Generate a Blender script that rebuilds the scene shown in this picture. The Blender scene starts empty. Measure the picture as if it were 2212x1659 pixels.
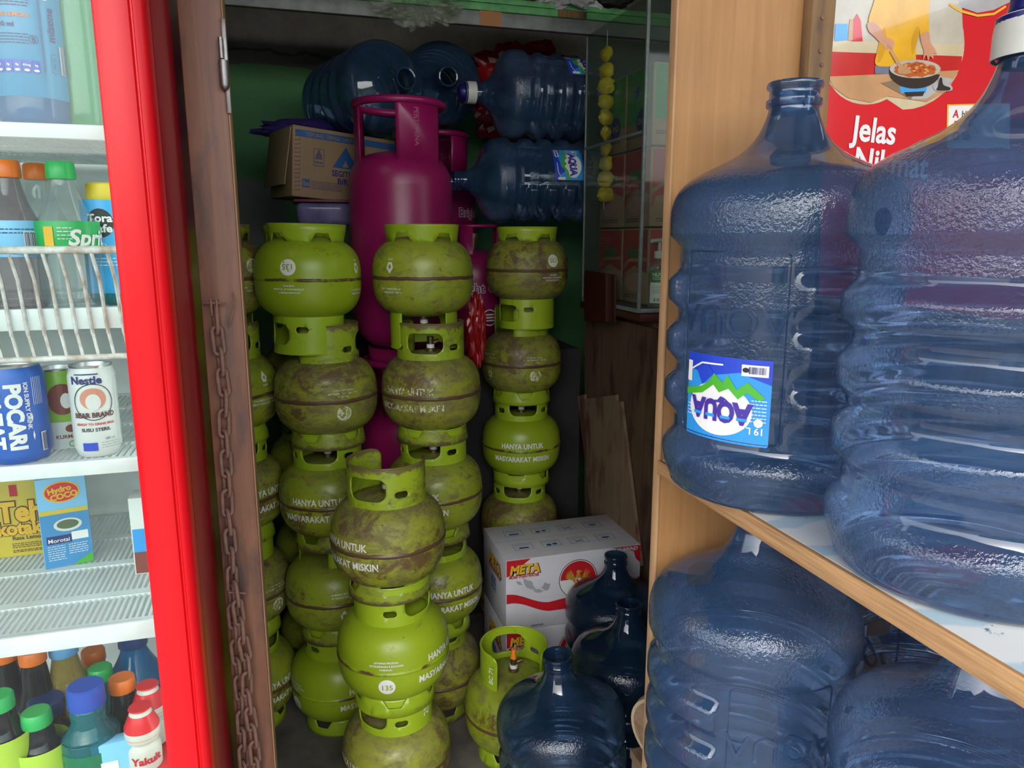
import bpy, bmesh, math, random
from math import sin, cos, pi, radians, sqrt, atan2
from mathutils import Vector, Matrix
from mathutils.geometry import tessellate_polygon
random.seed(7)
scene = bpy.context.scene
col = scene.collection

# ---------------------------------------------------------------- camera
FPX = 1600.0; CH = 1.356; TH = radians(11.15); YAW = radians(16.5)
camd = bpy.data.cameras.new('camera'); cam = bpy.data.objects.new('camera', camd); col.objects.link(cam)
cam.location = (0, 0, CH); cam.rotation_euler = (pi/2 - TH, 0, -YAW)
camd.sensor_width = 36; camd.lens = FPX/2212*36; camd.clip_start = .02
scene.camera = cam
# ---------------------------------------------------------------- world, lights, exposure
scene.view_settings.view_transform = 'Standard'; scene.view_settings.look = 'None'
scene.view_settings.exposure = 0.38; scene.view_settings.gamma = 1
scene.cycles.transparent_max_bounces = 32
w = bpy.data.worlds.new('world'); scene.world = w; w.use_nodes = True
nt = w.node_tree; bg = nt.nodes['Background']
sky = nt.nodes.new('ShaderNodeTexSky'); sky.sky_type = 'NISHITA'; sky.sun_disc = False
sky.sun_elevation = radians(48); sky.sun_rotation = radians(200); sky.air_density = 1.0; sky.dust_density = 3.0
hs = nt.nodes.new('ShaderNodeHueSaturation'); hs.inputs['Saturation'].default_value = .45
nt.links.new(sky.outputs[0], hs.inputs['Color']); nt.links.new(hs.outputs[0], bg.inputs[0])
bg.inputs[1].default_value = .62

def ray(px, py):
    u = (px-1106)/FPX; v = (py-829.5)/FPX
    Y = cos(TH)-v*sin(TH); Z = -sin(TH)-v*cos(TH)
    c, s = cos(YAW), sin(YAW)
    return Vector((c*u+s*Y, -s*u+c*Y, Z))
def aty(px, py, y): r = ray(px, py); return Vector((0, 0, CH))+r*(y/r.y)
def atx(px, py, x): r = ray(px, py); return Vector((0, 0, CH))+r*(x/r.x)
def atz(px, py, z): r = ray(px, py); return Vector((0, 0, CH))+r*((z-CH)/r.z)

# ---------------------------------------------------------------- materials
def N(nt, t, **kw):
    n = nt.nodes.new(t)
    for k, v in kw.items(): setattr(n, k, v)
    return n
def ramp(nt, src, a, b, ca=(0, 0, 0, 1), cb=(1, 1, 1, 1)):
    r = N(nt, 'ShaderNodeValToRGB'); r.color_ramp.elements[0].position = a; r.color_ramp.elements[1].position = b
    r.color_ramp.elements[0].color = ca; r.color_ramp.elements[1].color = cb
    nt.links.new(src, r.inputs[0]); return r.outputs[0]
def noise(nt, vec, scale, detail=4, rough=.6, dist=0):
    n = N(nt, 'ShaderNodeTexNoise'); n.inputs['Scale'].default_value = scale; n.inputs['Detail'].default_value = detail
    n.inputs['Roughness'].default_value = rough; n.inputs['Distortion'].default_value = dist
    nt.links.new(vec, n.inputs['Vector']); return n.outputs[0]
def mapv(nt, vec, sc):
    m = N(nt, 'ShaderNodeMapping'); m.inputs['Scale'].default_value = sc; nt.links.new(vec, m.inputs[0]); return m.outputs[0]
def mixc(nt, f, a, b):
    m = N(nt, 'ShaderNodeMix'); m.data_type = 'RGBA'
    for s, i in ((f, 0), (a, 6), (b, 7)):
        if isinstance(s, (int, float)): m.inputs[i].default_value = s
        elif isinstance(s, tuple): m.inputs[i].default_value = s if len(s) == 4 else s+(1,)
        else: nt.links.new(s, m.inputs[i])
    return m.outputs[2]
def math_(nt, op, a, b=None):
    m = N(nt, 'ShaderNodeMath', operation=op)
    for s, i in ((a, 0), (b, 1)):
        if s is None: continue
        if isinstance(s, (int, float)): m.inputs[i].default_value = s
        else: nt.links.new(s, m.inputs[i])
    return m.outputs[0]
def newmat(name):
    m = bpy.data.materials.new(name); m.use_nodes = True; t = m.node_tree
    b = t.nodes['Principled BSDF']; tc = N(t, 'ShaderNodeTexCoord')
    return m, t, b, tc.outputs['Object']
def objvec(t, v):
    oi = N(t, 'ShaderNodeObjectInfo'); s = math_(t, 'MULTIPLY', oi.outputs['Random'], 31.0)
    a = N(t, 'ShaderNodeVectorMath', operation='ADD'); t.links.new(v, a.inputs[0]); t.links.new(s, a.inputs[1]); return a.outputs[0]
def bump(t, b, h, strength=.3, dist=.001):
    n = N(t, 'ShaderNodeBump'); n.inputs['Strength'].default_value = strength; n.inputs['Distance'].default_value = dist
    t.links.new(h, n.inputs['Height']); t.links.new(n.outputs[0], b.inputs['Normal']); return n
def plain(name, c, rough=.5, metal=0, c2=None, sc=20, bmp=0, bsc=200, spec=.5, coat=0, stretch=None):
    m, t, b, v = newmat(name)
    b.inputs['Roughness'].default_value = rough; b.inputs['Metallic'].default_value = metal
    b.inputs['Specular IOR Level'].default_value = spec; b.inputs['Coat Weight'].default_value = coat
    if c2 is None: c2 = tuple(x*.86 for x in c)
    vv = mapv(t, v, stretch) if stretch else v
    f = ramp(t, noise(t, vv, sc, 5), .35, .68)
    t.links.new(mixc(t, f, tuple(c), tuple(c2)), b.inputs['Base Color'])
    if bmp: bump(t, b, noise(t, v, bsc, 3), bmp)
    return m
def wood(name, c, c2, axis='z', rough=.7, stain=None, sc=1.0):
    m, t, b, v = newmat(name)
    st = {'x': (3, 60, 60), 'y': (60, 3, 60), 'z': (60, 60, 3)}[axis]
    g = noise(t, mapv(t, v, st), sc, 8, .65, .6)
    f = ramp(t, g, .3, .7)
    cc = mixc(t, f, c, c2)
    big = ramp(t, noise(t, v, 5, 4), .4, .7)
    cc = mixc(t, math_(t, 'MULTIPLY', big, .5), cc, tuple(x*.6 for x in c2))
    if stain: cc = mixc(t, ramp(t, noise(t, mapv(t, v, (8, 8, 2.5)), 1.6, 6), .5, .62), cc, stain)
    t.links.new(cc, b.inputs['Base Color']); b.inputs['Roughness'].default_value = rough
    bump(t, b, g, .35, .0015); return m
def clearish(name, tint, glossy=.9, diff=None, dfac=.2, rough=.05, ior=1.45, pebble=None, bumpy=0, bsc=60, inner=0):
    """thin walled see-through plastic or glass: tinted see-through wall, a little body colour, a glossy skin"""
    m = bpy.data.materials.new(name); m.use_nodes = True; t = m.node_tree; t.nodes.clear()
    out = N(t, 'ShaderNodeOutputMaterial'); tr = N(t, 'ShaderNodeBsdfTransparent'); tr.inputs[0].default_value = tuple(tint)+(1,)
    base = tr.outputs[0]
    tc = N(t, 'ShaderNodeTexCoord'); v = tc.outputs['Object']
    if diff:
        d = N(t, 'ShaderNodeBsdfDiffuse'); d.inputs[0].default_value = tuple(diff)+(1,)
        sc = ramp(t, noise(t, mapv(t, v, (26, 26, 9)), 1, 8, .7), .35, .9)
        fac = math_(t, 'MULTIPLY', math_(t, 'ADD', sc, 1.0), dfac*.7)
        mx = N(t, 'ShaderNodeMixShader'); t.links.new(fac, mx.inputs[0]); t.links.new(base, mx.inputs[1]); t.links.new(d.outputs[0], mx.inputs[2]); base = mx.outputs[0]
    g = N(t, 'ShaderNodeBsdfGlossy'); g.inputs['Roughness'].default_value = rough; g.inputs[0].default_value = (glossy, glossy, glossy, 1)
    fr = N(t, 'ShaderNodeFresnel'); ge = N(t, 'ShaderNodeNewGeometry')   # a thin wall reflects the same from both sides
    t.links.new(math_(t, 'ADD', ior, math_(t, 'MULTIPLY', ge.outputs['Backfacing'], 1/ior-ior)), fr.inputs[0])
    ffac = fr.outputs[0]
    if inner:   # thick walls also mirror inside at shallow angles
        f2 = N(t, 'ShaderNodeFresnel'); f2.inputs[0].default_value = ior
        ffac = math_(t, 'ADD', math_(t, 'MULTIPLY', ffac, 1-inner), math_(t, 'MULTIPLY', f2.outputs[0], inner))
    h = None
    if pebble:
        sep = N(t, 'ShaderNodeSeparateXYZ'); t.links.new(v, sep.inputs[0]); z = sep.outputs[2]
        mask = None
        for i_, (a, b_) in enumerate(pebble):
            k = math_(t, 'MULTIPLY', math_(t, 'GREATER_THAN', z, a), math_(t, 'LESS_THAN', z, b_))
            if i_ > 1: k = math_(t, 'MULTIPLY', k, .45)
            mask = k if mask is None else math_(t, 'ADD', mask, k)
        h = math_(t, 'MULTIPLY', noise(t, v, 240, 2), mask)
        h = math_(t, 'ADD', h, math_(t, 'MULTIPLY', noise(t, v, 14, 2), .5))
    elif bumpy: h = noise(t, v, bsc, 3)
    if h is not None:
        bn = N(t, 'ShaderNodeBump'); bn.inputs['Strength'].default_value = bumpy or .8; bn.inputs['Distance'].default_value = .0016
        t.links.new(h, bn.inputs['Height']); t.links.new(bn.outputs[0], g.inputs['Normal']); t.links.new(bn.outputs[0], fr.inputs['Normal'])
        if inner: t.links.new(bn.outputs[0], f2.inputs['Normal'])
    mx = N(t, 'ShaderNodeMixShader'); t.links.new(ffac, mx.inputs[0]); t.links.new(base, mx.inputs[1]); t.links.new(g.outputs[0], mx.inputs[2])
    t.links.new(mx.outputs[0], out.inputs[0]); return m
def worn(name, c, thr):
    m = bpy.data.materials.new(name); m.use_nodes = True; t = m.node_tree; b = t.nodes['Principled BSDF']
    out = t.nodes['Material Output']; b.inputs['Base Color'].default_value = tuple(c)+(1,); b.inputs['Roughness'].default_value = .6
    tc = N(t, 'ShaderNodeTexCoord'); v = objvec(t, tc.outputs['Object'])
    f = ramp(t, noise(t, v, 110, 4, .7), thr, thr+.03)
    tr = N(t, 'ShaderNodeBsdfTransparent'); mx = N(t, 'ShaderNodeMixShader')
    t.links.new(f, mx.inputs[0]); t.links.new(b.outputs[0], mx.inputs[1]); t.links.new(tr.outputs[0], mx.inputs[2]); t.links.new(mx.outputs[0], out.inputs[0])
    return m
def tankmat(name, g1, g2, rust, dust, seam=True, zrust=None, rcol=(.10, .045, .022), scratch=.5):
    m, t, b, v0 = newmat(name); v = objvec(t, v0)
    c = mixc(t, ramp(t, noise(t, v, 7, 4), .35, .65), g1, g2)
    fine = ramp(t, noise(t, mapv(t, v, (1, 1, 1.6)), 19, 10, .75, .5), .64-.20*rust, .76-.16*rust)
    c = mixc(t, math_(t, 'MULTIPLY', fine, .7), c, (.105, .075, .03))
    big = ramp(t, noise(t, v, 9, 10, .8, .4), .665-.155*rust, .70-.13*rust)
    c = mixc(t, math_(t, 'MULTIPLY', big, .85), c, rcol)
    spk = ramp(t, noise(t, v, 75, 5, .7), .70-.06*rust, .73-.06*rust); c = mixc(t, math_(t, 'MULTIPLY', spk, .8), c, (.05, .035, .02))
    sep = N(t, 'ShaderNodeSeparateXYZ'); t.links.new(v0, sep.inputs[0]); z = sep.outputs[2]
    if dust:
        dz = ramp(t, z, .03, .10); dn = ramp(t, noise(t, v, 16, 6, .7), .28, .62)
        dv = ramp(t, noise(t, v, 6, 5, .7), .42, .62)
        c = mixc(t, math_(t, 'MULTIPLY', math_(t, 'MAXIMUM', math_(t, 'MULTIPLY', dz, dn), math_(t, 'MULTIPLY', dv, .5)), dust), c, (.16, .135, .085))
    if seam:
        k = math_(t, 'LESS_THAN', math_(t, 'ABSOLUTE', math_(t, 'ADD', z, math_(t, 'MULTIPLY', math_(t, 'SUBTRACT', noise(t, v, 25, 4), .5), .010))), .0030+.0022*rust)
        k = math_(t, 'MULTIPLY', k, ramp(t, noise(t, v, 12, 4), .55-.4*rust, .6-.3*rust))
        c = mixc(t, k, c, (.10, .055, .025))
    if zrust:
        a, s = zrust
        k = ramp(t, math_(t, 'ADD', math_(t, 'MULTIPLY', math_(t, 'SUBTRACT', z, a), s), math_(t, 'MULTIPLY', math_(t, 'SUBTRACT', noise(t, v, 45, 6, .7), .5), 2.2)), .35, .6)
        c = mixc(t, math_(t, 'MULTIPLY', k, .85), c, (.13, .085, .045))
    t.links.new(c, b.inputs['Base Color'])
    t.links.new(ramp(t, fine, 0, 1, (.36,)*3+(1,), (.75,)*3+(1,)), b.inputs['Roughness'])
    bump(t, b, noise(t, v, 130, 3), .08); return m

M = {}
M['tank_bright'] = tankmat('clean green paint', (.25, .36, .010), (.30, .41, .016), .25, .0)
M['tank'] = tankmat('worn green paint', (.235, .305, .013), (.30, .355, .020), .72, .3)
M['tank_dirty'] = tankmat('dirty green paint', (.25, .28, .018), (.31, .335, .030), .98, .5)
M['collar_clean'] = tankmat('collar green paint', (.28, .42, .014), (.34, .48, .02), .25, 0, seam=False)
M['collar_rust'] = tankmat('rust edged collar paint', (.26, .36, .016), (.32, .43, .02), .7, 0, seam=False, zrust=(.292, 40))
M['foot_clean'] = tankmat('foot ring green paint', (.27, .40, .014), (.33, .46, .02), .3, 0, seam=False)
M['foot_rust'] = tankmat('rusted foot ring paint', (.24, .31, .016), (.28, .35, .02), .8, 0, seam=False, zrust=(.02, -40))
M['magenta'] = plain('magenta cylinder paint', (.30, .008, .095), .35, 0, (.24, .006, .075), 12, .25, 90)
M['white_worn'] = worn('worn white stencil paint', (.75, .75, .68), .60)
M['white_worn2'] = worn('badly worn white stencil paint', (.68, .66, .5), .51)
M['white'] = plain('white ink', (.78, .78, .76), .5, c2=(.72, .72, .70))
M['brass'] = plain('old brass', (.25, .18, .08), .45, .8, (.12, .09, .05), 60)
M['steel'] = plain('dull steel', (.3, .3, .3), .45, .9, (.18, .16, .14), 40)
M['orange_cap'] = plain('orange seal plastic', (.85, .25, .02), .4)
PEB = [(.285, .385), (.012, .066), (.237, .267), (.173, .203), (.109, .139)]
M['jug'] = clearish('blue jug plastic', (.39, .49, .64), .95, (.055, .13, .27), .28, .06, 1.58, pebble=PEB, inner=.55)
M['jug_deep'] = clearish('deep blue jug plastic', (.25, .34, .46), .95, (.025, .07, .15), .22, .06, 1.55, pebble=PEB, inner=.55)  # deeper tint than the shelf jugs, for the three on the floor
M['cap_white'] = plain('white cap plastic', (.62, .62, .55), .45)
M['cap_blue'] = plain('dark blue cap seal', (.01, .012, .13), .35)
M['rust_iron'] = plain('rusty chain iron', (.24, .12, .08), .7, .25, (.13, .08, .06), 60, .5, 250)
M['post_wood'] = wood('reddish brown painted wood', (.12, .042, .022), (.22, .095, .048), 'z', .5, (.055, .032, .028))
M['post_bare'] = wood('bare post edge', (.35, .2, .09), (.22, .11, .05), 'z')
M['ply'] = wood('warm plywood', (.33, .155, .050), (.43, .22, .078), 'z', .6)
M['ply_edge'] = wood('plywood edge', (.55, .33, .15), (.36, .19, .08), 'y', .8)
M['ply_edge_z'] = wood('plywood edge upright', (.55, .34, .17), (.36, .19, .08), 'z', .8)
M['old_wood'] = wood('weathered batten wood', (.30, .17, .07), (.13, .08, .045), 'z', .85, (.04, .03, .02))
M['board_brown'] = wood('old brown board', (.075, .045, .025), (.13, .08, .045), 'z', .7, (.05, .016, .012))
M['plank'] = wood('greyish brown plank', (.17, .11, .065), (.24, .165, .10), 'z', .8, (.10, .035, .02))
M['dark_wood'] = wood('dark red brown board', (.04, .008, .006), (.06, .014, .01), 'z', .4)
M['red_door'] = plain('glossy red fridge enamel', (.62, .005, .010), .3, 0, (.60, .004, .009), 3, spec=.3)
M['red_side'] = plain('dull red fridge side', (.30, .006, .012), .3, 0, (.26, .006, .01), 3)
M['fridge_white'] = plain('fridge white plastic', (.80, .84, .84), .35)
M['wire_white'] = plain('white coated wire', (.78, .80, .78), .4, 0, (.45, .33, .25), 60)
M['glass'] = clearish('clear glass', (.93, .97, .95), .42, rough=.02, ior=1.5)
M['case_glass'] = clearish('dusty glass', (.92, .96, .93), .3, (.30, .36, .32), .05, .04, 1.5)
M['black_rubber'] = plain('black rubber', (.01, .01, .01), .6)
M['carton'] = plain('brown carton board', (.33, .22, .12), .8, 0, (.27, .175, .095), 8)
M['carton_white'] = plain('white carton board', (.62, .63, .66), .6, 0, (.54, .55, .58), 10)
M['blue_ink'] = plain('blue ink', (.015, .10, .30), .6); M['navy_ink'] = plain('navy ink', (.02, .025, .16), .6)
M['red_ink'] = plain('red ink', (.55, .01, .02), .5); M['gold_ink'] = plain('gold ink', (.55, .33, .04), .5, 0, (.3, .16, .02), 150)
M['yellow_ink'] = plain('yellow ink', (.85, .48, .03), .5); M['brown_ink'] = plain('brown ink', (.10, .02, .015), .5)
M['grey_ink'] = plain('grey ink', (.38, .39, .42), .6); M['black_ink'] = plain('black ink', (.012, .012, .015), .5)
M['green_ink'] = plain('green ink', (.07, .42, .03), .4); M['sky_ink'] = plain('light blue ink', (.03, .30, .75), .35)
M['royal_ink'] = plain('royal blue ink', (.02, .06, .55), .35); M['violet_ink'] = plain('violet blue ink', (.06, .03, .32), .4)
M['orange_ink'] = plain('orange ink', (.80, .22, .03), .5)

# ---------------------------------------------------------------- mesh helpers
def finish(me, smooth=40):
    if smooth:
        me.shade_smooth(); me.set_sharp_from_angle(angle=radians(smooth))
def mk(name, verts, faces, mat=None, parent=None, smooth=40, loc=None):
    me = bpy.data.meshes.new(name); me.from_pydata([tuple(v) for v in verts], [], faces); me.validate()
    bm = bmesh.new(); bm.from_mesh(me); bmesh.ops.recalc_face_normals(bm, faces=bm.faces); bm.to_mesh(me); bm.free()
    if mat: me.materials.append(M[mat] if isinstance(mat, str) else mat)
    finish(me, smooth)
    o = bpy.data.objects.new(name, me); col.objects.link(o); o.parent = parent
    if loc: o.location = loc
    return o
def mkbm(name, bm, mat=None, parent=None, smooth=40, loc=None, recalc=True):
    if recalc: bmesh.ops.recalc_face_normals(bm, faces=bm.faces)
    me = bpy.data.meshes.new(name); bm.to_mesh(me); bm.free()
    for x in (mat if isinstance(mat, (list, tuple)) else [mat]):
        if x: me.materials.append(M[x] if isinstance(x, str) else x)
    finish(me, smooth)
    o = bpy.data.objects.new(name, me); col.objects.link(o); o.parent = parent
    if loc: o.location = loc
    return o
def thing(name, label, cat, loc=(0, 0, 0), rot=(0, 0, 0), group=None):
    o = bpy.data.objects.new(name, None); col.objects.link(o); o.location = loc; o.rotation_euler = rot; o.empty_display_size = .05
    return tag(o, label, cat, group)
def tag(o, label, cat, group=None):
    o['label'] = label; o['category'] = cat
    if group: o['group'] = group
    return o
def struct(o): o['kind'] = 'structure'; return o
kids = {}
def copy_tree(o, parent=None):
    c = o.copy(); col.objects.link(c)
    if parent is not None: c.parent = parent
    for ch in [x for x in bpy.data.objects if x.parent == o]: copy_tree(ch, c)
    return c
def bbox(bm, x0, x1, y0, y1, z0, z1, bev=0, seg=2):
    r = bmesh.ops.create_cube(bm, size=1); vs = r['verts']
    bmesh.ops.scale(bm, vec=(x1-x0, y1-y0, z1-z0), verts=vs); bmesh.ops.translate(bm, vec=((x0+x1)/2, (y0+y1)/2, (z0+z1)/2), verts=vs)
    if bev:
        es = list({e for v in vs for e in v.link_edges}); bmesh.ops.bevel(bm, geom=es, offset=bev, segments=seg, affect='EDGES', profile=.5)
def box(name, x0, x1, y0, y1, z0, z1, mat, parent=None, bev=.002, loc=None):
    bm = bmesh.new(); bbox(bm, x0, x1, y0, y1, z0, z1, bev); return mkbm(name, bm, mat, parent, 30, loc)
def lathe_vf(prof, seg=64, rf=None, close=False):
    vs = []; fs = []; n = len(prof)
    for i in range(seg):
        a = 2*pi*i/seg
        for (r, z) in prof:
            rr = rf(a, r, z) if rf else r
            vs.append((rr*cos(a), rr*sin(a), z))
    for i in range(seg):
        j = (i+1) % seg
        for k in range(n-1):
            fs.append((i*n+k, j*n+k, j*n+k+1, i*n+k+1))
    return vs, fs
def lathe(name, prof, mat, parent=None, seg=64, rf=None, smooth=50, loc=None, cap0=False, cap1=False):
    bm = bmesh.new(); vs, fs = lathe_vf(prof, seg, rf)
    bv = [bm.verts.new(v) for v in vs]
    for f in fs:
        bm.faces.new([bv[i] for i in f])
    n = len(prof)
    if cap0: bm.faces.new([bv[i*n] for i in range(seg)][::-1])
    if cap1: bm.faces.new([bv[i*n+n-1] for i in range(seg)])
    bmesh.ops.remove_doubles(bm, verts=bm.verts, dist=1e-6)
    return mkbm(name, bm, mat, parent, smooth, loc)
def smoothprof(pts, n=6):
    out = []
    for i in range(len(pts)-1):
        p0 = pts[max(i-1, 0)]; p1 = pts[i]; p2 = pts[i+1]; p3 = pts[min(i+2, len(pts)-1)]
        for k in range(n):
            t = k/n
            out.append(tuple(.5*((2*p1[j])+(-p0[j]+p2[j])*t+(2*p0[j]-5*p1[j]+4*p2[j]-p3[j])*t*t+(-p0[j]+3*p1[j]-3*p2[j]+p3[j])*t**3) for j in range(2)))
    out.append(tuple(pts[-1])); return out
def tube_bm(bm, pts, r, seg=8, closed=False):
    pts = [Vector(p) for p in pts]; n = len(pts); rings = []; up = None
    for i, p in enumerate(pts):
        if closed: d = pts[(i+1) % n]-pts[i-1]
        else: d = pts[min(i+1, n-1)]-pts[max(i-1, 0)]
        d.normalize()
        if up is None: up = Vector((0, 0, 1)) if abs(d.z) < .9 else Vector((1, 0, 0))
        a = d.cross(up).normalized(); b = a.cross(d).normalized(); up = b
        rr = r(i/(n-1)) if callable(r) else r
        rings.append([bm.verts.new(p+(a*cos(2*pi*k/seg)+b*sin(2*pi*k/seg))*rr) for k in range(seg)])
    m = n if closed else n-1
    for i in range(m):
        A = rings[i]; B = rings[(i+1) % n]
        for k in range(seg): bm.faces.new((A[k], A[(k+1) % seg], B[(k+1) % seg], B[k]))
    if not closed: bm.faces.new(rings[0][::-1]); bm.faces.new(rings[-1])
def tube(name, pts, r, mat, parent=None, seg=8, closed=False):
    bm = bmesh.new(); tube_bm(bm, pts, r, seg, closed); return mkbm(name, bm, mat, parent, 60)
def spline(pts, n=8):
    out = []
    P = [Vector(p) for p in pts]
    for i in range(len(P)-1):
        p0, p1, p2, p3 = P[max(i-1, 0)], P[i], P[i+1], P[min(i+2, len(P)-1)]
        for k in range(n):
            t = k/n
            out.append(.5*((2*p1)+(-p0+p2)*t+(2*p0-5*p1+4*p2-p3)*t*t+(-p0+3*p1-3*p2+p3)*t**3))
    out.append(P[-1]); return out
# flat shapes in (u, v), laid on a surface by a mapping function f(u, v, lift)
def rrect(x0, x1, y0, y1, r=0, n=5):
    if r <= 0: return [(x0, y0), (x1, y0), (x1, y1), (x0, y1)]
    p = []
    for cx, cy, a in ((x1-r, y0+r, -pi/2), (x1-r, y1-r, 0), (x0+r, y1-r, pi/2), (x0+r, y0+r, pi)):
        for k in range(n+1): p.append((cx+r*cos(a+pi/2*k/n), cy+r*sin(a+pi/2*k/n)))
    return p
def ell(cx, cy, rx, ry, n=36, a0=0, a1=2*pi):
    full = abs(a1-a0-2*pi) < 1e-6
    return [(cx+rx*cos(a0+(a1-a0)*k/(n if full else n-1)), cy+ry*sin(a0+(a1-a0)*k/(n if full else n-1))) for k in range(n)]
def sheet_bm(outer, holes=(), du=0, dv=0):
    loops = [[Vector((x, y, 0)) for x, y in outer]]+[[Vector((x, y, 0)) for x, y in h] for h in holes]
    tris = tessellate_polygon(loops); allv = [v for l in loops for v in l]
    bm = bmesh.new(); bv = [bm.verts.new(v) for v in allv]
    for t in tris:
        try: bm.faces.new([bv[i] for i in t])
        except ValueError: pass
    cut(bm, du, dv); return bm
def cut(bm, du, dv):
    for ax, d in ((0, du), (1, dv)):
        if not d: continue
        a = min(v.co[ax] for v in bm.verts); b = max(v.co[ax] for v in bm.verts); k = a+d
        while k < b-1e-6:
            co = [0, 0, 0]; co[ax] = k; no = [0, 0, 0]; no[ax] = 1
            bmesh.ops.bisect_plane(bm, geom=bm.verts[:]+bm.edges[:]+bm.faces[:], plane_co=co, plane_no=no, dist=1e-7)
            k += d
_tc = {}
def text_bm(s, h, bold=0, shear=0, wx=1.0, space=1.0):
    """letters h tall (capitals), centred on the origin"""
    key = (s, bold, shear, space)
    if key not in _tc:
        cu = bpy.data.curves.new('lettering', 'FONT'); cu.body = s; cu.size = 1; cu.offset = bold; cu.shear = shear; cu.space_character = space
        cu.resolution_u = 3; cu.align_x = 'CENTER'
        o = bpy.data.objects.new('lettering', cu); col.objects.link(o); bpy.context.view_layer.update()
        me = bpy.data.meshes.new_from_object(o.evaluated_get(bpy.context.evaluated_depsgraph_get()))
        _tc[key] = ([(v.co.x, v.co.y) for v in me.vertices], [tuple(p.vertices) for p in me.polygons])
        bpy.data.objects.remove(o); bpy.data.curves.remove(cu); bpy.data.meshes.remove(me)
    vs, fs = _tc[key]; k = h/.70
    bm = bmesh.new(); bv = [bm.verts.new((x*k*wx, (y-.35)*k, 0)) for x, y in vs]
    for f in fs:
        try: bm.faces.new([bv[i] for i in f])
        except ValueError: pass
    return bm
class Prints:
    """collects flat printed shapes of one surface; one mesh per ink"""
    def __init__(self, f, du=0, dv=0, lift=.0006): self.f = f; self.d = {}; self.du = du; self.dv = dv; self.l = lift; self.n = 0
    def _add(self, bm, ink, layer, rot=0, at=(0, 0)):
        self.n += 1; jit = self.n*2e-6
        c, s = cos(rot), sin(rot)
        for v in bm.verts: x, y = v.co.x, v.co.y; v.co.x = c*x-s*y+at[0]; v.co.y = s*x+c*y+at[1]
        if self.du: cut(bm, self.du, self.dv)
        V, F = self.d.setdefault(ink, ([], [])); o = len(V)
        for i, v in enumerate(bm.verts): v.index = i; V.append(self.f(v.co.x, v.co.y, self.l+layer*.00035+jit))
        for f in bm.faces: F.append(tuple(o+v.index for v in f.verts))
        bm.free(); return self
    def poly(self, ink, pts, layer=0, holes=(), rot=0, at=(0, 0)): return self._add(sheet_bm(pts, holes), ink, layer, rot, at)
    def text(self, ink, s, h, at=(0, 0), rot=0, bold=.0, shear=0, wx=1.0, layer=1, space=1.0): return self._add(text_bm(s, h, bold, shear, wx, space), ink, layer, rot, at)
    def line(self, ink, pts, wd, layer=1):
        for (a, b) in zip(pts[:-1], pts[1:]):
            dx, dy = b[0]-a[0], b[1]-a[1]; L = sqrt(dx*dx+dy*dy) or 1; nx, ny = -dy/L*wd/2, dx/L*wd/2
            self._add(sheet_bm([(a[0]+nx, a[1]+ny), (a[0]-nx, a[1]-ny), (b[0]-nx, b[1]-ny), (b[0]+nx, b[1]+ny)]), ink, layer)
        return self
    def frame(self, ink, x0, x1, y0, y1, wd, layer=1):
        return self.poly(ink, rrect(x0, x1, y0, y1), layer, [rrect(x0+wd, x1-wd, y0+wd, y1-wd)])
    def lines(self, ink, x0, x1, ys, h=.0006, layer=1):
        for y in ys:
            x = x0
            while x < x1-.001:
                k = min(random.uniform(.002, .006), x1-x); self.poly(ink, rrect(x, x+k, y, y+h), layer); x += k+.001
        return self
    def bars(self, ink, x0, x1, y0, y1, n=24, layer=2):
        wd = (x1-x0)/n
        for i in range(n):
            k = random.choice((.3, .5, .7)); self.poly(ink, rrect(x0+i*wd, x0+i*wd+wd*k, y0, y1), layer)
        return self
    def build(self, parent, name='print', names={}):
        out = []
        for ink, (V, F) in self.d.items():
            o = mk(names.get(ink, name), V, F, ink, parent, 0); out.append(o)
        return out
def flat(o, U, V):
    o = Vector(o); U = Vector(U).normalized(); V = Vector(V).normalized(); n = U.cross(V).normalized()
    return lambda u, v, l: o+U*u+V*v+n*l
def around(rf, th0, z0, R, up=1):
    """wrap on an upright round thing: th0 is the direction of u = 0; up = -1 turns the print upside down"""
    def f(u, v, l):
        z = z0+v*up; a = th0+u*up/R; r = rf(z)+l; return Vector((r*cos(a), r*sin(a), z))
    return f
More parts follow.
